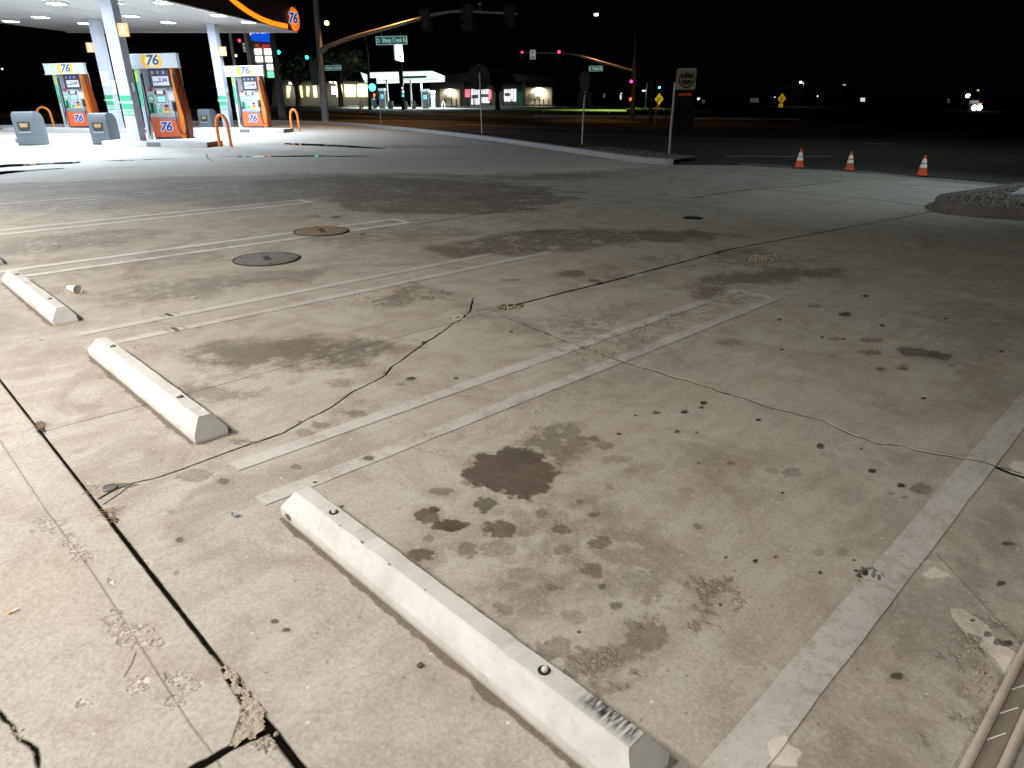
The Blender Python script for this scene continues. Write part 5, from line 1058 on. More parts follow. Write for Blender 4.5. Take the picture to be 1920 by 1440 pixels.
ped(gr, 1182, 186, 'orange hand pedestrian signal low on the dark right pole')
k = px_size(gr); c = P3(gr, 999, 102.5); rt = thing('no_turn_sign', 'white rectangular turn sign hanging on the right signal arm', 'road sign', c, CAMX); b = MB(); b.box((0, 0, 0), (10.5*k, .05, 16*k)); b.build('sign_plate', mat('sign_plate_grey', (.7, .7, .7), .5, emit=(.7, .7, .7), es=.3), rt)
b = MB(); b.tube([(-.15*8*k, -.035, -1*k), (-.15*8*k, -.035, 4*k), (2.2*k, -.035, 4*k)], .5*k, 6); b.lathe([(0, 0), (1.6*k, 0)], n=12, M=Matrix.Translation((0, -.04, 5*k)) @ Matrix.Rotation(PI/2, 4, 'X')); b.box((0, -.03, -4*k), (7*k, .01, 1.6*k)); b.box((0, -.03, -6.3*k), (6*k, .01, 1.2*k)); b.build('symbol', M_PD, rt)
street_sign(gr, 1104.5, 124, 1130, 133, 'Phelan Rd', 'small green street sign under the right signal arm', symbol=True)
g4 = G(1223, 236); root, g4, inv = pole('signal_post', 'short dark post carrying the green light behind yellow sign', 'signal post', (1219, 231), [(1220, 200), (1221, 175), (1222, 150)], .10, .09, M_SIGB)
signal('traffic_light', g4, 1236, 164, 20, C_ON, 'cyan traffic light above the yellow diamond sign', None, 1, lampk=.9)
root, g5, inv = pole('lit_post', 'white lit lamp post on the grass behind the yellow sign', 'lamp post', (1210, 205), [(1212, 180), (1214, 155)], .15, .12, mat('lit_white_post', (.8, .78, .6), .5))
b = MB(); c = inv @ P3(g5, 1207, 170); b.box(c, (5*px_size(g5), .2, 1.5*px_size(g5))); b.build('lamp_head', em('lamp_white', (1, .95, .85), 5), root)
spot('grass_fill_spot', G(1150, 207)+Vector((0, 0, 9)), G(1150, 207), 16000, (.85, 1.0, .45), 116, 1.0, .2)  # unseen spot added high over the verge to brighten the grass
# yellow diamond sign near the island
root, gy, inv = pole('warning_sign', 'yellow diamond warning sign on a leaning lit post', 'road sign', (1227, 232), [(1230, 215), (1231, 204), (1234, 180)], .045, .045, mat('lit_post_orange', (.5, .4, .3), .5), foot=False)
k = px_size(gy); M_WY = mat('warning_yellow', (.9, .62, .02), .4, emit=(.95, .62, .02), es=.45); c = inv @ P3(gy, 1235.5, 186); s = 11.5*k
def diamond(nme, s, m, y, par):
    b = MB(); b.prism([(c.x+x*s, c.y-y, c.z+z*s*1.32) for x, z in ((-.71, 0), (0, .71), (.71, 0), (0, -.71))][::-1], (0, -.01, 0)); return b.build(nme, m, par)
dm = diamond('sign_plate', s, M_WY, .06, root)
for j, tx in enumerate(('SIGNAL', 'AHEAD', 'PREP')): text('lettering', tx, s*.26, M_PD, dm, facing((c.x, c.y-.08, c.z+s*(.22-.24*j))), .002, .002)
b = MB(); c2 = inv @ P3(gy, 1233, 202); b.box((c2.x, c2.y-.06, c2.z), (4*k, .03, 7*k)); b.build('lower_plate', mat('plate_red', (.5, .12, .08), .5, emit=(.5, .1, .06), es=.25), root)
# second yellow diamond far to the right
gq = G(1463, 222); k = px_size(gq); root, gq, inv = pole('warning_sign', 'small yellow diamond sign with square plate, far right in the dark', 'road sign', (1463, 214), [(1463, 200), (1465, 184)], .05, .05, M_SIGB, foot=False)
k = px_size(gq); c = inv @ P3(gq, 1465.5, 185); b = MB(); s = 12*k; b.prism([(c.x+x*s, c.y-.06, c.z+z*s*1.15) for x, z in ((-.66, 0), (0, .71), (.66, 0), (0, -.71))][::-1], (0, -.01, 0)); dp = b.build('sign_plate', mat('warning_yellow_dim', (.8, .5, .02), .4, emit=(.75, .45, .01), es=.35), root)
b = MB(); b.tube([(c.x-.1, c.y-.09, c.z-.25), (c.x+.05, c.y-.09, c.z+.0), (c.x-.05, c.y-.09, c.z+.25)], .04, 6); b.build('symbol', M_PD, dp)
b = MB(); c = inv @ P3(gq, 1463.5, 198); b.box((c.x, c.y-.06, c.z), (8*k, .03, 6.5*k)); b.build('lower_plate', mat('warning_yellow_dim', (.8, .5, .02), .4), root)
# backs of signs along the kerb
root, gz, inv = pole('stop_sign', 'back of an octagonal stop sign on slim post behind the kerb', 'road sign', (904, 254), [(902, 200), (900, 150), (898, 121)], .034, .034, M_GALV, foot=False)
c = inv @ P3(gz, 898, 145); b = MB(); r_ = 23*px_size(gz); b.prism([(c.x+r_*.98*math.cos(PI/8+k*PI/4), c.y+.05, c.z+r_*math.sin(PI/8+k*PI/4)) for k in range(8)], (0, .004, 0)); b.build('octagon_plate', M_SBACK, root)
root, gz, inv = pole('square_sign', 'back of a square sign on short post beside a small bush', 'road sign', (1091, 276), [(1093, 235), (1095, 200), (1097, 172)], .03, .03, M_GALV, foot=False)
c = inv @ P3(gz, 1097, 186); b = MB(); k = px_size(gz); b.box((c.x, c.y+.04, c.z), (27*k, .005, 24*k)); b.build('square_plate', M_SBACK, root)
c = inv @ P3(gz, 1097, 153); b = MB(); b.prism([(c.x+x*k, c.y+.04, c.z+z*k) for x, z in ((-6, -20), (6, -20), (11, 8), (5, 18), (-5, 18), (-11, 8))], (0, .005, 0)); b.build('upper_plate', mat('sign_back_dark', (.02, .02, .025), .6), root)
pole('bare_sign_post', 'slim bare steel post, rightmost, just left of burger sign', 'sign post', (1254.5, 291), [(1258, 240), (1262, 200), (1265.5, 155)], .034, .034, M_GALV, foot=False)
pole('bare_sign_post', 'thin dim post rising from the kerb below the green street sign', 'sign post', (715, 236), [(713, 210), (711, 180)], .03, .03, M_GALV, foot=False)

# ================================================================= price pylon and flag poles
root = None; g6 = G(512, 224); k = px_size(g6); root = thing('price_pylon', 'tall grey price pylon with blue panel, white price boxes and green digit', 'price sign', g6, CAMX); inv = root.matrix_world.inverted()
def quad_px(nme, g, pts, m, par, inv, y=0.0, th=.05):
    Q = [inv @ P3(g, *p) for p in pts]; b = MB(); b.prism([(q.x, q.y+y, q.z) for q in Q][::-1], (0, th, 0)); return b.build(nme, m, par)
M_PYL = mat('pylon_grey', (.40, .385, .37), .5, var=.1)
fr_ = quad_px('pylon_frame', g6, [(462, 55), (511, 55), (534, 225), (523, 225), (519, 146), (474, 146)], M_PYL, root, inv, 0, .5)
quad_px('side_post', g6, [(505, 58), (510, 58), (531, 223), (524, 223)], mat('pylon_post', (.35, .36, .38), .5), root, inv, -.1, .12)
bp_ = quad_px('blue_panel', g6, [(469, 52), (505.5, 52), (508, 79), (472, 75.5)], mat('blue_lit', (.01, .08, .7), .5, emit=(.005, .09, .75), es=.9), root, inv, -.06, .05)
c = inv @ P3(g6, 488, 61); text('lettering', 'ROCKET', 12*k, mat('white_lit2', (.9, .95, 1), .5, emit=(.9, .95, 1), es=1.6), bp_, facing((c.x, c.y-.08, c.z)), .003, .03, .15, sx=.82)
M_BOXW = em('price_box_white', (1.0, .96, .86), 2.4); M_BOXG = em('price_box_green', (.15, 1.0, .35), 2.2); M_REDT = mat('red_print', (.8, .08, .05), .5, emit=(.9, .08, .04), es=.6); M_BOXD = mat('digit_shadow', (.4, .38, .3), .5, emit=(.6, .55, .4), es=.6)
for (x, y) in ((484, 97), (502, 97), (486, 111), (504, 111), (507, 126), (508.5, 140)):
    o = quad_px('price_box', g6, [(x-6.5, y-5.5), (x+6, y-5.5), (x+7, y+5), (x-5.5, y+5)], M_BOXG if y > 135 else M_BOXW, root, inv, -.06, .05)
for tx, x, y, s in (('Self', 482, 85, 4.5), ('Service', 500, 85.5, 4.5), ('Cash Price', 492, 90, 4.0)):
    c = inv @ P3(g6, x, y); text('small_lettering', tx, s*k, M_REDT, root, facing((c.x, c.y-.07, c.z)), .003, .01)
pole('flag_pole', 'left white pole of the pair between canopy and pylon', 'pole', (452, 231), [(446, 160), (436, 95), (430, 50)], .11, .10, mat('white_pole', (.72, .73, .74), .5), foot=False, group='white poles beside the price pylon')
pole('flag_pole', 'right white pole of the pair touching the price pylon', 'pole', (480, 231), [(474, 160), (466, 100), (458, 50)], .13, .12, mat('white_pole', (.72, .73, .74), .5), foot=False, group='white poles beside the price pylon')

# ================================================================= plants
def leaf_mat(nme, c, tr=.2):
    m = mat(nme, c, .7, var=.5, scale=5); return m
def bush(px, py, wpx, hpx, label, n=500, name='bush', m=None):
    g = G(px, py); k = px_size(g); W = wpx*k; H = hpx*k; root = thing(name, label, 'bush', g, CAMX); b = MB(); r = random.Random(int(px))
    for i in range(n):
        a = r.random()*2*PI; rr = r.random()**.5; z = r.random()*H*(1-.55*rr*rr); p = Vector((math.cos(a)*rr*W/2, math.sin(a)*rr*W/2, z)); s = r.uniform(.02, .06)*max(1, H*.8)
        q = Matrix.Rotation(r.random()*6, 3, Vector((r.random()-.5, r.random()-.5, r.random()-.5)).normalized()); b.poly([p+q @ Vector(v)*s for v in ((-1, 0, 0), (0, -.4, 0), (1, 0, 0), (0, .4, 0))])
    b.build('foliage', m or leaf_mat('leaf_olive', (.07, .08, .04)), root); b = MB()
    for i in range(14):
        a = r.random()*6.28; b.tube([(0, 0, 0), (math.cos(a)*W*.2, math.sin(a)*W*.2, H*.4), (math.cos(a)*W*.4, math.sin(a)*W*.4, H*.8)], .006, 4)
    b.build('stem', mat('twig', (.1, .07, .05), .9), root)
bush(1096, 279, 34, 9, 'small dark bush at the foot of the square sign post', 500)
bush(522, 225, 60, 7, 'low dark shrub behind the kerb at the pylon foot', 500)
bush(575, 228, 40, 6, 'low shrub behind kerb just left of grey signal pole', 350)
bush(266, 231, 14, 12, 'small green shrub between column and middle pump', 260, m=leaf_mat('leaf_green', (.06, .12, .04)))
bush(366, 229, 16, 10, 'small green shrub between middle pump and rear bin', 260, m=leaf_mat('leaf_green', (.06, .12, .04)))
# tree in front of the far store
def tree(base, top, wpx, label, m, n=900, bare=.5, trunk_r=.22, low=.35, leafs=.12, seed=1):
    g = G(*base); H = (base[1]-top[1])*px_size(g); W = wpx*px_size(g); root = thing('tree', label, 'tree', g, CAMX); r = random.Random(seed); b = MB(); tips = []
    def br(p, d, l, rad, lev):
        q = p+d*l; mid_ = (p+q)/2+Vector((r.gauss(0, .04), r.gauss(0, .04), 0))*l; b.tube([p, mid_, q], [rad, rad*.85, rad*.65], 7 if lev < 2 else 4)
        if lev >= 4: tips.append(q); return
        if lev > 1: tips.append(mid_)
        for k in range(3 if lev else 5):
            a = r.random()*6.28; t = r.uniform(.35, .8) if lev else r.uniform(.3, .75); nd = (d+Vector((math.cos(a), math.sin(a), 0))*t*(1.0)+Vector((0, 0, .08))).normalized(); br(q if k else q, nd, l*r.uniform(.62, .82), rad*.62, lev+1)
    br(Vector((0, 0, 0)), Vector((0, 0, 1)), H*low, trunk_r, 0); zs = max(t.z for t in tips); xs = max(abs(t.x) for t in tips)
    for v in b.b.verts:
        f = min(1, v.co.z/(H*low)); v.co.z *= 1 if v.co.z < H*low else 1; 
    sz = (H-H*low)/(zs-H*low); sx_ = (W/2)/xs
    def fit(v): 
        if v.z > H*low: v.z = H*low+(v.z-H*low)*sz
        kx = 1+(sx_-1)*min(1, max(0, (v.z-H*low*.8)/(H*.2))); v.x *= kx; v.y *= kx
    for v in b.b.verts: fit(v.co)
    for t in tips: fit(t)
    b.build('trunk', mat('bark', (.06, .045, .035), .9), root); b = MB()
    for i in range(n):
        t = r.choice(tips); p = t+Vector((r.gauss(0, 1), r.gauss(0, 1), r.gauss(0, .8)))*W*.045; s = leafs*r.uniform(.6, 1.4); q = Matrix.Rotation(r.random()*6, 3, Vector((r.random()-.5, r.random()-.5, r.random()-.5)).normalized())
        b.poly([p+q @ Vector(v)*s for v in ((-1, 0, 0), (0, -.5, 0), (1, 0, 0), (0, .5, 0))])
    b.build('crown', m, root); return root
M_LF = leaf_mat('leaf_dark', (.05, .09, .04))
tree((933, 207), (933, 140), 60, 'dark leafy tree in front of the lit far store', M_LF, 1500, trunk_r=.35, low=.42, leafs=.30, seed=4)
gl = G(930, 205); point('green_crown_point', P3(gl, 922, 152)-Vector((0, 0, 0)), 60, (.1, 1, .4), .3);  # green point light at the tree crown
tree((1494, 198), (1500, 158), 40, 'bare pale tree under the far lamp, right of yellow sign', leaf_mat('leaf_pale', (.2, .2, .18)), 500, trunk_r=.2, low=.3, leafs=.15, seed=9)
tree((1586, 190), (1583, 160), 30, 'dim bare tree under the second far lamp at right', leaf_mat('leaf_pale', (.2, .2, .18)), 400, trunk_r=.2, low=.3, leafs=.15, seed=12)
tree((560, 200), (545, 112), 90, 'large dark tree behind the price pylon and green lights', M_LF, 2200, trunk_r=.5, low=.4, leafs=.4, seed=21)
tree((640, 199), (650, 105), 90, 'large dark tree behind the grey signal pole', M_LF, 2200, trunk_r=.5, low=.4, leafs=.4, seed=22)

# lit grass verge across the junction
def grass():
    m, t, b = nt('verge_grass'); geo = N(t, 'ShaderNodeNewGeometry'); a = NZ(t, geo, .4, 6, .7); f = NZ(t, geo, 3, 5, .7); base = MIX(t, RAMP(t, a, .35, .65), (.08, .13, .015), (.14, .17, .03)); base = MIX(t, RAMP(t, f, .5, .7), base, (.03, .05, .01)); L(t, base, b.inputs['Base Color']); b.inputs['Roughness'].default_value = .9
    bp = N(t, 'ShaderNodeBump'); bp.inputs['Strength'].default_value = .8; bp.inputs['Distance'].default_value = .15; L(t, f, bp.inputs['Height']); L(t, bp.outputs['Normal'], b.inputs['Normal']); return m
b = MB(); b.poly([tuple(G(*p)+Vector((0, 0, .02))) for p in ((780, 206), (1000, 204), (1060, 199), (1120, 197), (1200, 199), (1300, 206), (1300, 219.5), (1190, 219), (1100, 218.5), (1000, 217.5), (860, 215))]); tag(b.build('grass', grass()), 'sloping green grass verge lit yellow-green across the junction', 'grass', kind='stuff')
b = MB(); mgb = leaf_mat('grass_blade', (.10, .16, .02))
for i in range(2500):
    px = random.uniform(1175, 1290); py = random.uniform(206, 217); g = G(px, py); k = px_size(g); h = random.uniform(.1, .45); a = random.random()*6.28
    b.poly([g+Vector((math.cos(a)*.12, math.sin(a)*.12, 0)), g-Vector((math.cos(a)*.12, math.sin(a)*.12, 0)), g+Vector((random.gauss(0, .1), random.gauss(0, .1), h))])
tag(b.build('tall_grass', mgb), 'taller tufted green ground cover right of the verge', 'grass', kind='stuff')
b = MB(); kerb_run(b, [G(*p) for p in ((1000, 219.6), (1100, 220.2), (1190, 220.4), (1240, 220.4), (1292, 219.8))][::-1], .25, .2); structure(b.build('verge_kerb', mat('pale_kerb', (.55, .55, .45), .8)))

# ================================================================= the far white filling station
gc = G(760, 205.5); k = px_size(gc); root = thing('far_canopy', 'brightly lit white canopy of the station across the junction', 'canopy', G(800, 204), CAMX); inv = root.matrix_world.inverted(); g = G(800, 204)
M_WL = mat('lit_canopy_white', (.85, .9, .9), .5, emit=(.85, 1.0, .95), es=1.1, var=.04)
def bx_px(nme, g, x0, y0, x1, y1, m, par, inv, yoff=0, depth=.3, bev=0):
    a = inv @ P3(g, x0, y0); c = inv @ P3(g, x1, y1); b = MB(); b.box(((a.x+c.x)/2, (a.y+c.y)/2+yoff+depth/2, (a.z+c.z)/2), (abs(c.x-a.x), depth, abs(c.z-a.z))); return b.build(nme, m, par, bevel=bev)
bx_px('fascia', g, 693, 136, 812, 149, M_WL, root, inv, 0, 9, .1)
quad_px('fascia_return', g, [(675, 135.5), (693, 141), (693, 151), (680, 149)], M_WL, root, inv, .5, 8)
quad_px('fascia_return', g, [(812, 137), (824, 138.5), (824, 150), (815, 150)], M_WL, root, inv, .6, 8)
bx_px('stripe', g, 755, 143, 800, 146, mat('dark_stripe', (.03, .04, .05), .5), root, inv, -.03, .02)
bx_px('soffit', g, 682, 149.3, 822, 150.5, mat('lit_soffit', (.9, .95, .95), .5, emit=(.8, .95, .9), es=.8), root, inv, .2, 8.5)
for x in (725, 746, 769.5, 785.5): bx_px('column', g, x-2, 150, x+2, 205, mat('far_column', (.8, .82, .8), .5), root, inv, .6 if x in (725, 769.5) else 3.5, .35)
for x in (700, 740, 780, 812):
    c = P3(g, x, 151.5); q = c+Vector((fw[0], fw[1], 0)).normalized()*3; area('far_canopy_lamp', (q.x, q.y, q.z-.2), (q.x, q.y, 0), .8, 1000, (.85, 1.0, .95))
# its forecourt slab
b = MB(); b.poly([tuple(G(*p)+Vector((0, 0, .01))) for p in ((640, 202.5), (690, 207), (830, 208), (1040, 207.5), (1040, 196.5), (830, 195), (660, 196))]); structure(b.build('far_forecourt', mat('far_concrete', (.38, .4, .4), .8, var=.25, scale=.3)))
def far_pump(x, y, wpx, hpx, lb):
    gg = G(x, y); rt = thing('far_fuel_pump', lb, 'fuel pump', gg, CAMX, 'fuel pumps of the far station'); kk = px_size(gg); W = wpx*kk; H = hpx*kk
    b = MB(); b.box((0, 0, H*.45), (W*.7, W*.5, H*.9)); b.build('cabinet', mat('far_pump_body', (.25, .3, .32), .5), rt, bevel=.03)
    b = MB(); b.box((0, -W*.02, H*.95), (W, W*.6, H*.12)); b.build('topper', mat('far_pump_top', (.8, .9, .95), .5, emit=(.7, .9, 1), es=.5), rt, bevel=.03)
    b = MB(); b.box((0, -W*.27, H*.6), (W*.4, .02, H*.22)); b.build('screen', mat('far_screen', (.3, .8, 1), .5, emit=(.3, .8, 1), es=.8), rt)
    b = MB(); b.tube([(W*.36, -W*.1, H*.7), (W*.5, -W*.2, H*.3), (W*.3, -W*.28, H*.12)], .03, 6); b.build('hose', M_HOSE, rt)
    for s in (-1, 1):
        b = MB(); b.box((s*W*.42, 0, H*.45), (.08, .1, H*.9)); b.build('frame_post', M_GALV, rt)
far_pump(719, 203, 13, 34, 'far fuel pump at left under the white canopy'); far_pump(799, 203.5, 16, 33, 'far fuel pump at right, its screen glowing blue'); far_pump(703, 203, 9, 30, 'far fuel pump hidden behind the cyan signal pole'); far_pump(813, 203, 9, 30, 'far fuel pump farthest right under the white canopy')
for x, w_, lb in ((733, 9, 'pale bin left of the second far column'), (761, 7, 'pale bin left of the third far column'), (777, 7, 'pale bin between third and fourth far columns')):
    gg = G(x, 204); rt = thing('far_bin', lb, 'bin', gg, CAMX); kk = px_size(gg); b = MB(); b.box((0, 0, 6*kk), (w_*kk, w_*kk*.8, 12*kk)); b.build('body', mat('far_bin_stone', (.5, .47, .38), .7), rt, bevel=.05); b = MB(); b.box((0, 0, 12.5*kk), (w_*kk*1.1, w_*kk*.9, 1.4*kk)); b.build('lid', mat('far_bin_lid', (.6, .6, .55), .6), rt)
for x, y in ((678, 205), (832, 203)):
    gg = G(x, y); rt = thing('far_hoop', 'pale hoop at the %s end of the far station' % ('left' if x < 700 else 'right'), 'hoop barrier', gg, CAMX); b = MB(); b.tube([(-.2, 0, 0), (-.2, 0, .7), (0, 0, 1.0), (.2, 0, .7), (.2, 0, 0)], .06, 8); b.build('pipe', mat('pale_pipe', (.6, .6, .58), .5), rt, smooth=True)
# its pylon: white boxes over a dark panel of small lit tiles
gp = G(752, 206); rt = thing('far_pylon', 'tall dark pylon with lit white sign boxes, behind the large street sign', 'sign pylon', gp, CAMX); inv = rt.matrix_world.inverted()
bx_px('shaft', gp, 748.5, 118, 757, 206, mat('far_pylon_dark', (.015, .015, .02), .6), rt, inv, 0, .6)
M_WS = em('pylon_white', (.85, .97, 1.0), 2.2)
quad_px('sign_box', gp, [(742.5, 84), (753.5, 84), (755, 96), (743.5, 95)], M_WS, rt, inv, -.3, .5); quad_px('sign_box', gp, [(743.5, 97.5), (755.5, 97), (756.5, 116), (745, 113.5)], M_WS, rt, inv, -.3, .5)
quad_px('sign_side', gp, [(738.5, 84), (741.5, 84), (743.5, 114), (740.5, 112)], mat('pylon_side', (.6, .7, .75), .5, emit=(.6, .75, .8), es=.8), rt, inv, -.2, .4)
quad_px('small_mark', gp, [(749, 105), (752, 104), (753, 108), (750, 109)], mat('far_grey_mark', (.2, .3, .4), .5), rt, inv, -.33, .02)
for j in range(9): quad_px('price_tile', gp, [(750.5+j*.6-(.5), 121+j*7), (752.5+j*.5+(j % 2)*1.5, 121+j*7), (752.5+j*.5+(j % 2)*1.5, 125+j*7), (750.5+j*.5, 125+j*7)], M_WS if j < 8 else G_ON, rt, inv, -.05, .04)

# ================================================================= buildings across the junction
def facade(name, label, g, walls, wins, lightc=None, extra=None, wm=None, deep=8):
    rt = thing(name, label, 'building', g, CAMX); inv = rt.matrix_world.inverted()
    for nme, pts, m, y, th in walls: quad_px(nme, g, pts, m, rt, inv, y, th)
    for nme, pts, m, y, th in wins: quad_px(nme, g, pts, m, rt, inv, y, th)
    return rt, inv
M_STW = mat('store_wall', (.13, .13, .12), .8, var=.15, scale=.6); M_STD = mat('store_dark_wall', (.018, .018, .02), .8); M_ROOF = mat('store_roof', (.025, .027, .03), .8, var=.3, scale=.8); M_WIN = em('store_window', (.95, .93, 1.0), 1.0); M_WINR = em('store_red_window', (1.0, .25, .3), .8); M_REC = mat('recess_wall', (.45, .42, .36), .7, var=.1, scale=.5); M_GRW = mat('green_wall', (.10, .30, .22), .7); M_FR = mat('window_frame', (.05, .05, .06), .5)
gs_ = G(940, 199.3)
rt, inv = facade('corner_store', 'low store across the junction with lit windows and sloping dark roof', gs_,
  [('wall', [(808, 150), (1038, 150), (1038, 199), (808, 199)], M_STW, 3, .5), ('roof', [(805, 148), (850, 137.5), (900, 136), (965, 139), (1020, 143), (1042, 152), (1042, 152.5), (805, 152.5)], M_ROOF, 0, 9),
   ('pier', [(861, 150), (869, 150), (869, 199), (861, 199)], M_STW, 1.6, 1.4), ('pier', [(979, 150), (985.5, 150), (985.5, 198), (979, 198)], M_STW, 1.6, 1.4),
   ('parapet', [(805, 148), (863, 146), (863, 166), (805, 166)], M_STW, 1.5, 1.4), ('parapet', [(869, 147), (980, 148), (980, 165), (869, 165)], M_STD, 1.5, 1.4), ('parapet', [(985, 148), (1040, 150), (1040, 163), (985, 163)], M_STD, 1.5, 1.4)],
  [('recess', [(822, 166), (861, 166), (861, 199), (822, 199)], M_REC, 2.9, .06), ('recess', [(985.5, 163.5), (1036, 163.5), (1036, 196), (985.5, 196)], M_REC, 2.9, .06),
   ('window', [(882, 166.5), (898, 166.5), (898, 196), (882, 196)], M_WIN, 2.8, .06), ('window', [(900, 167), (917, 167), (917, 193), (900, 193)], M_WIN, 2.8, .06), ('window', [(945, 167), (957, 167), (957, 190), (945, 190)], M_WIN, 2.8, .06), ('window', [(958, 166), (968, 166), (968, 190), (958, 190)], M_WIN, 2.8, .06),
   ('poster', [(870, 167), (880, 167), (880, 182), (870, 182)], M_WINR, 2.8, .06), ('poster', [(915, 168), (921, 168), (920, 190), (914, 190)], M_WINR, 2.7, .06), ('green_panel', [(968, 166), (979, 165), (979, 198), (968, 196)], M_GRW, 2.8, .06)])
for x, y0, y1 in ((886.5, 167, 196), (890, 167, 196), (894, 167, 196), (904, 167, 193), (909, 167, 193), (951, 167, 190), (963, 166, 190)): quad_px('mullion', gs_, [(x-.4, y0), (x+.4, y0), (x+.4, y1), (x-.4, y1)], M_FR, rt, inv, 2.6, .1)
for pts in ([(883, 178), (896, 177), (896, 184), (883, 185)], [(901, 176), (915, 176), (915, 182), (901, 182)], [(946, 174), (956, 174), (956, 180), (946, 180)], [(833, 174), (846, 173), (846, 184), (833, 184)], [(1000, 172), (1015, 172), (1015, 181), (1000, 181)], [(990, 176), (1001, 176), (1001, 184), (990, 184)]): quad_px('display', gs_, pts, mat('display_grey', (.18, .2, .22), .6), rt, inv, 2.5, .1)
text('small_lettering', 'ROSS DAIRY', 4.2*px_size(gs_), mat('store_letters', (.06, .05, .04), .6), rt, facing((inv @ P3(gs_, 878, 161))+Vector((0, 1.3, 0))), .01) if False else None
c = P3(gs_, 842, 168)+Vector((fw[0], fw[1], 0)).normalized()*2.2; area('store_recess_lamp', c, c+Vector((0, 0, -3))+Vector((fw[0], fw[1], 0))*.8, 1.2, 190, (1, .88, .65))
c = P3(gs_, 1012, 166)+Vector((fw[0], fw[1], 0)).normalized()*2.2; area('store_recess_lamp', c, c+Vector((0, 0, -3))+Vector((fw[0], fw[1], 0))*.8, 1.2, 330, (1, .88, .62))
c = P3(gs_, 925, 163)-Vector((fw[0], fw[1], 0)).normalized()*4; area('store_front_lamp', c+Vector((0, 0, 3)), c+Vector((fw[0], fw[1], -.7))*3, 2, 160, (.9, 1, .9))
for x in (835, 847, 856, 866, 878, 889, 920, 944, 960, 972, 1003, 1012, 1019, 1029):
    gg = G(x, 199.6); rb = thing('bollard', 'dark bollard in front of the far store, number %s from the left' % ('first second third fourth fifth sixth seventh eighth ninth tenth eleventh twelfth thirteenth fourteenth'.split()[(835, 847, 856, 866, 878, 889, 920, 944, 960, 972, 1003, 1012, 1019, 1029).index(x)]), 'bollard', gg, CAMX, 'bollards in front of the far store'); b = MB(); b.tube([(0, 0, 0), (0, 0, 1.25)], .10, 8); b.lathe([(.1, 1.25), (.06, 1.31), (0, 1.33)], n=8); b.build('pipe', mat('bollard_dark', (.04, .045, .05), .6), rb, smooth=True)
# low block with lit bays behind the grey pole
gL = G(690, 199); M_BAY = mat('bay_wall', (.34, .33, .24), .75, var=.1, scale=.5)
rt, inv = facade('low_block', 'long low dark building with pale lit bays left of the far station', gL,
  [('wall', [(500, 150), (700, 152), (700, 198), (500, 198)], M_STD, 3, .5), ('roof', [(500, 136), (700, 146), (700, 154), (500, 150)], M_STD, 0, 9)],
  [('bay', [(622, 158), (634, 157), (636, 182), (624, 182)], M_BAY, 2.9, .05), ('bay', [(638, 157), (661, 158), (661, 182), (640, 182)], M_BAY, 2.9, .05), ('bay', [(663, 156), (684, 156), (687, 182), (664, 182)], M_BAY, 2.9, .05),
   ('bay', [(578, 160), (585, 160), (588, 183), (580, 183)], M_BAY, 2.9, .05), ('bay', [(527, 160), (536, 161), (534, 184), (528, 184)], M_BAY, 2.9, .05), ('bay', [(552, 159), (558, 160), (560, 183), (555, 183)], M_BAY, 2.9, .05), ('bay', [(565, 160), (572, 161), (571, 182), (566, 180)], M_BAY, 2.9, .05),
   ('lit_door', [(614, 161), (622, 162), (623, 177), (615, 177)], em('door_blue', (.6, .75, 1.0), .55), 2.7, .05)])
for x, y, w_ in ((538, 155, 4), (546, 153.5, 4), (614, 153, 3), (624, 154, 4)): quad_px('wall_lamp', gL, [(x-w_, y-2), (x+w_, y-2), (x+w_, y+2), (x-w_, y+2)], em('wall_lamp', (1, .95, .75), 1.6), rt, inv, 2.4, .3)
for x in (540, 580, 625, 650, 674): c = P3(gL, x, 157)+Vector((fw[0], fw[1], 0)).normalized()*1.2; area('bay_lamp', c, c+Vector((fw[0]*1.2, fw[1]*1.2, -3)), 1.5, 230, (1, .95, .66))
# hydrant
gh = G(677, 212.5); rt = thing('fire_hydrant', 'small yellow fire hydrant on the far verge', 'fire hydrant', gh, CAMX); k = px_size(gh); H = 14*k; m = mat('hydrant_yellow', (.75, .5, .2), .5)
b = MB(); b.lathe([(H*.2, 0), (H*.2, H*.06), (H*.14, H*.08), (H*.14, H*.68), (H*.2, H*.7), (H*.2, H*.76), (H*.15, H*.86), (H*.05, H*.95), (H*.05, H), (0, H)], n=16); b.build('barrel', m, rt, smooth=True)
b = MB(); b.tube([(-H*.26, 0, H*.5), (H*.26, 0, H*.5)], H*.07, 10); b.build('nozzle_cap', m, rt)

# ================================================================= burger sign (unlit) and right hand lights
gk = G(1286, 245); rt = thing('restaurant_sign', 'unlit rounded square burger restaurant sign on a dark brown pylon', 'restaurant sign', gk, CAMX); inv = rt.matrix_world.inverted(); k = px_size(gk)
quad_px('pylon', gk, [(1268, 168), (1303, 168), (1301, 243), (1266, 243)], mat('pylon_brown', (.02, .008, .005), .8), rt, inv, .1, .5)
cx0 = inv @ P3(gk, 1287.5, 148); r_ = 17.5*k; b = MB(); P_c = []
for sx0, sy0, a0 in ((1, 1, 0), (-1, 1, 90), (-1, -1, 180), (1, -1, 270)):
    for q in range(6): a = math.radians(a0+q*18); P_c.append((cx0.x+sx0*r_*.78+r_*.22*math.cos(a), cx0.y, cx0.z+sy0*r_*.84+r_*.22*math.sin(a)))
b.prism(P_c, (0, .3, 0)); bd = b.build('sign_board', mat('faint_glow_board', (.30, .27, .19), .6, emit=(.5, .45, .3), es=.05), rt)  # sign is off; faint glow in the board stands in for light on it
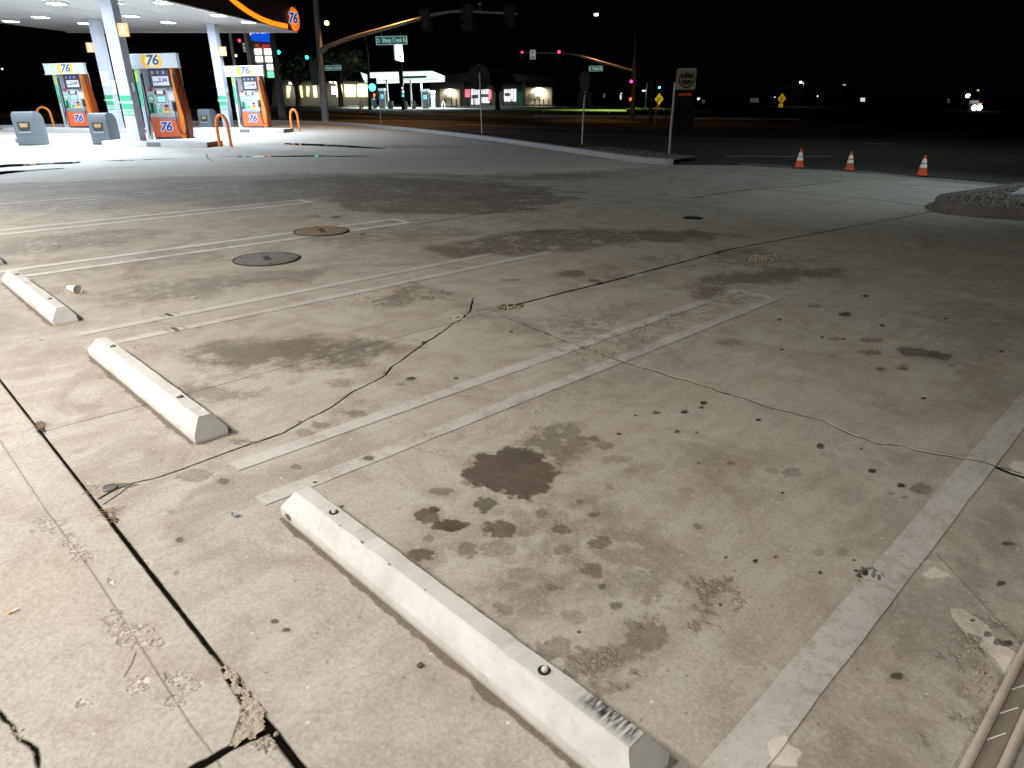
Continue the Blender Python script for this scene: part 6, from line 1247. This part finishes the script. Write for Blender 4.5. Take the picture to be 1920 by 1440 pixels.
b = MB(); pts_ = [(cx0.x+14.5*k*math.cos(a), cx0.y-.03, cx0.z+14.5*k*math.sin(a)) for a in [math.radians(d_) for d_ in range(110, 430, 10)]]; b.tube(pts_, [1.4*k*(.5+.5*math.sin(PI*i/(len(pts_)-1))) for i in range(len(pts_))], 6); b.build('ring', mat('unlit_blue_ring', (.02, .02, .03), .6), bd)
M_UR = mat('unlit_red_letters', (.10, .035, .025), .6); text('lettering', 'BURGER', 7.2*k, M_UR, bd, facing((cx0.x, cx0.y-.05, cx0.z+4*k)), .01, .02, sx=.85); text('lettering', 'KING', 8.6*k, M_UR, bd, facing((cx0.x, cx0.y-.05, cx0.z-4.6*k)), .01, .02, sx=.95)
for a0, a1, z in ((25, 155, 3), (205, 335, -3)):
    b = MB(); b.prism([(cx0.x+10*k*math.cos(math.radians(a)), cx0.y-.03, cx0.z+z*k+8*k*math.sin(math.radians(a))) for a in range(a0, a1+1, 10)], (0, .01, 0)); b.build('bun', mat('unlit_bun', (.20, .13, .05), .6), bd)
c = inv @ P3(gk, 1284, 177.5); text('small_lettering', 'DRIVE THRU', 4.2*k, mat('dim_red_letters', (.5, .08, .05), .6, emit=(.4, .05, .03), es=.25), rt, facing((c.x, c.y-.1, c.z)), .01, .01)
gR = G(1500, 197)
def far_lamp(px, py, w_, col, s, label, basey=199, name='street_lamp', cat='street lamp', hd=1.0):
    g = G(px, basey); rt = thing(name, label, cat, g, CAMX); inv = rt.matrix_world.inverted(); k = px_size(g); c = inv @ P3(g, px, py)
    b = MB(); b.tube([(0, .3, 0), (c.x, .3, c.z)], [.12, .07], 8); b.build('lamp_pole', M_SIGB, rt)
    b = MB(); b.lathe([(0, -.5*w_*k*hd), (w_*k*.4, -.4*w_*k*hd), (w_*k*.5, 0), (w_*k*.35, .3*w_*k*hd), (0, .35*w_*k*hd)], c, 14); b.build('lamp_head', em('lamp_'+label[:12], col, s), rt, smooth=True)
    return g
far_lamp(612.5, 42.5, 9, (1, .62, .25), 6, 'orange sodium street lamp glowing right of the tall grey pole')
far_lamp(1118, 27, 9, (1, .78, .5), 6, 'lone warm street lamp high above the centre', hd=.6)
far_lamp(442, 104, 5, (1, .62, .35), 4, 'small orange lamp between the white poles')
far_lamp(1501.5, 154, 5, (.75, .85, 1), 4, 'white lamp above the bare tree at right'); g = G(1501, 199); point('yard_lamp_glow', P3(g, 1500, 157)-Vector((fw[0], fw[1], 0))*2, 200, (.8, .9, 1), .2)
far_lamp(1583, 159, 6, (.6, .65, .7), 1.2, 'dim flat lamp above the second bare tree', hd=.3)
far_lamp(1533, 180, 2.5, (1, 1, 1), 1.6, 'tiny white light right of the first bare tree')
far_lamp(1453, 182, 2.5, (1, .98, .9), 1.2, 'tiny light just left of the small yellow sign')
far_lamp(1815, 179, 8, (1, .95, .8), 5, 'warm white lamp above the parked truck lights', basey=203)
far_lamp(1834, 169, 4, (.8, .65, .35), .8, 'dim amber lamp top right of the truck lights', basey=203)
far_lamp(4, 129, 3.5, (.9, .95, 1), 3, 'tiny white lamp at the far left edge')
far_lamp(1310, 185, 5, (.85, .9, 1), 2, 'small white light right of the burger pylon', basey=205)
far_lamp(1165, 175, 3, (.8, .9, .9), 1.2, 'tiny light between the trees left of dark signal pole')
for px, py, w_, h_, lb in ((1618, 187, 8, 7, 'small lit white sign in the dark, right of bare trees'), (1319, 190, 5, 7, 'small pale lit sign beside the burger pylon'), (1164, 182, 3, 9, 'small lit white panel left of dark signal pole'), (1133, 179, 4, 8, 'dim lit panel behind the grass verge'), (1415, 188, 16, 8, 'dim grey shed far away left of small yellow sign'), (1779, 189, 4, 8, 'dim grey-green sign left of truck lights')):
    g = G(px, 200); rt = thing('lit_sign' if 'shed' not in lb else 'shed', lb, 'sign' if 'shed' not in lb else 'shed', g, CAMX); inv = rt.matrix_world.inverted(); s = .7 if 'white' in lb else .04
    quad_px('panel', g, [(px-w_/2, py-h_/2), (px+w_/2, py-h_/2), (px+w_/2, py+h_/2), (px-w_/2, py+h_/2)], em('panel'+str(px), (.9, .95, 1), s), rt, inv, 0, .2); quad_px('post', g, [(px-.4, py), (px+.4, py), (px+.4, 200), (px-.4, 200)], M_SIGB, rt, inv, .2, .1)
# distant truck with headlamps
gt_ = G(1835, 208); rt = thing('distant_truck', 'far truck facing the camera with glaring headlamps, right side', 'truck', gt_, CAMX); inv = rt.matrix_world.inverted(); k = px_size(gt_)
M_TRK = mat('truck_dark', (.03, .03, .035), .5); quad_px('cab', gt_, [(1818, 186), (1838, 186), (1842, 196), (1843, 205), (1815, 205), (1815, 196)], M_TRK, rt, inv, .2, 4); quad_px('windscreen', gt_, [(1820, 188), (1836, 188), (1838, 194), (1819, 194)], mat('screen_grey', (.3, .32, .35), .3, emit=(.5, .52, .55), es=.25), rt, inv, .15, .04)
quad_px('amber_panel', gt_, [(1834, 195), (1842, 193), (1841, 197), (1835, 198)], em('amber_panel', (1, .5, .1), .8), rt, inv, .1, .05)
for x in (1826, 1836):
    c = inv @ P3(gt_, x, 202); b = MB(); b.lathe([(0, 0), (5*k, 0), (4*k, .2), (0, .3)], n=16, M=Matrix.Translation((c.x, .1, c.z)) @ Matrix.Rotation(PI/2, 4, 'X')); b.build('headlamp', em('headlamp', (.9, .95, 1), 6), rt, smooth=True)
for x in (1819, 1839):
    b = MB(); c = inv @ P3(gt_, x, 205.5); b.lathe([(0, -.15), (.4, -.15), (.42, 0), (.4, .15), (0, .15)], n=16, M=Matrix.Translation((c.x, .6, .42)) @ Matrix.Rotation(PI/2, 4, 'Y')); b.build('wheel', M_BLK, rt)
# sodium light over the junction
for (px, py, p) in ((800, 216, 1500), (1240, 229, 420), (200, 214, 700)):
    g = G(px, py); road_lamp('sodium_spot', (g.x, g.y, 10), (g.x, g.y, 0), p, 128)
tp = P3(gr, 1135, 40); road_lamp('sodium_spot', tp, P3(gr, 1125, 118), 900, 66)  # narrow spot added just to light the right mast arm
print('objects', len(bpy.data.objects))
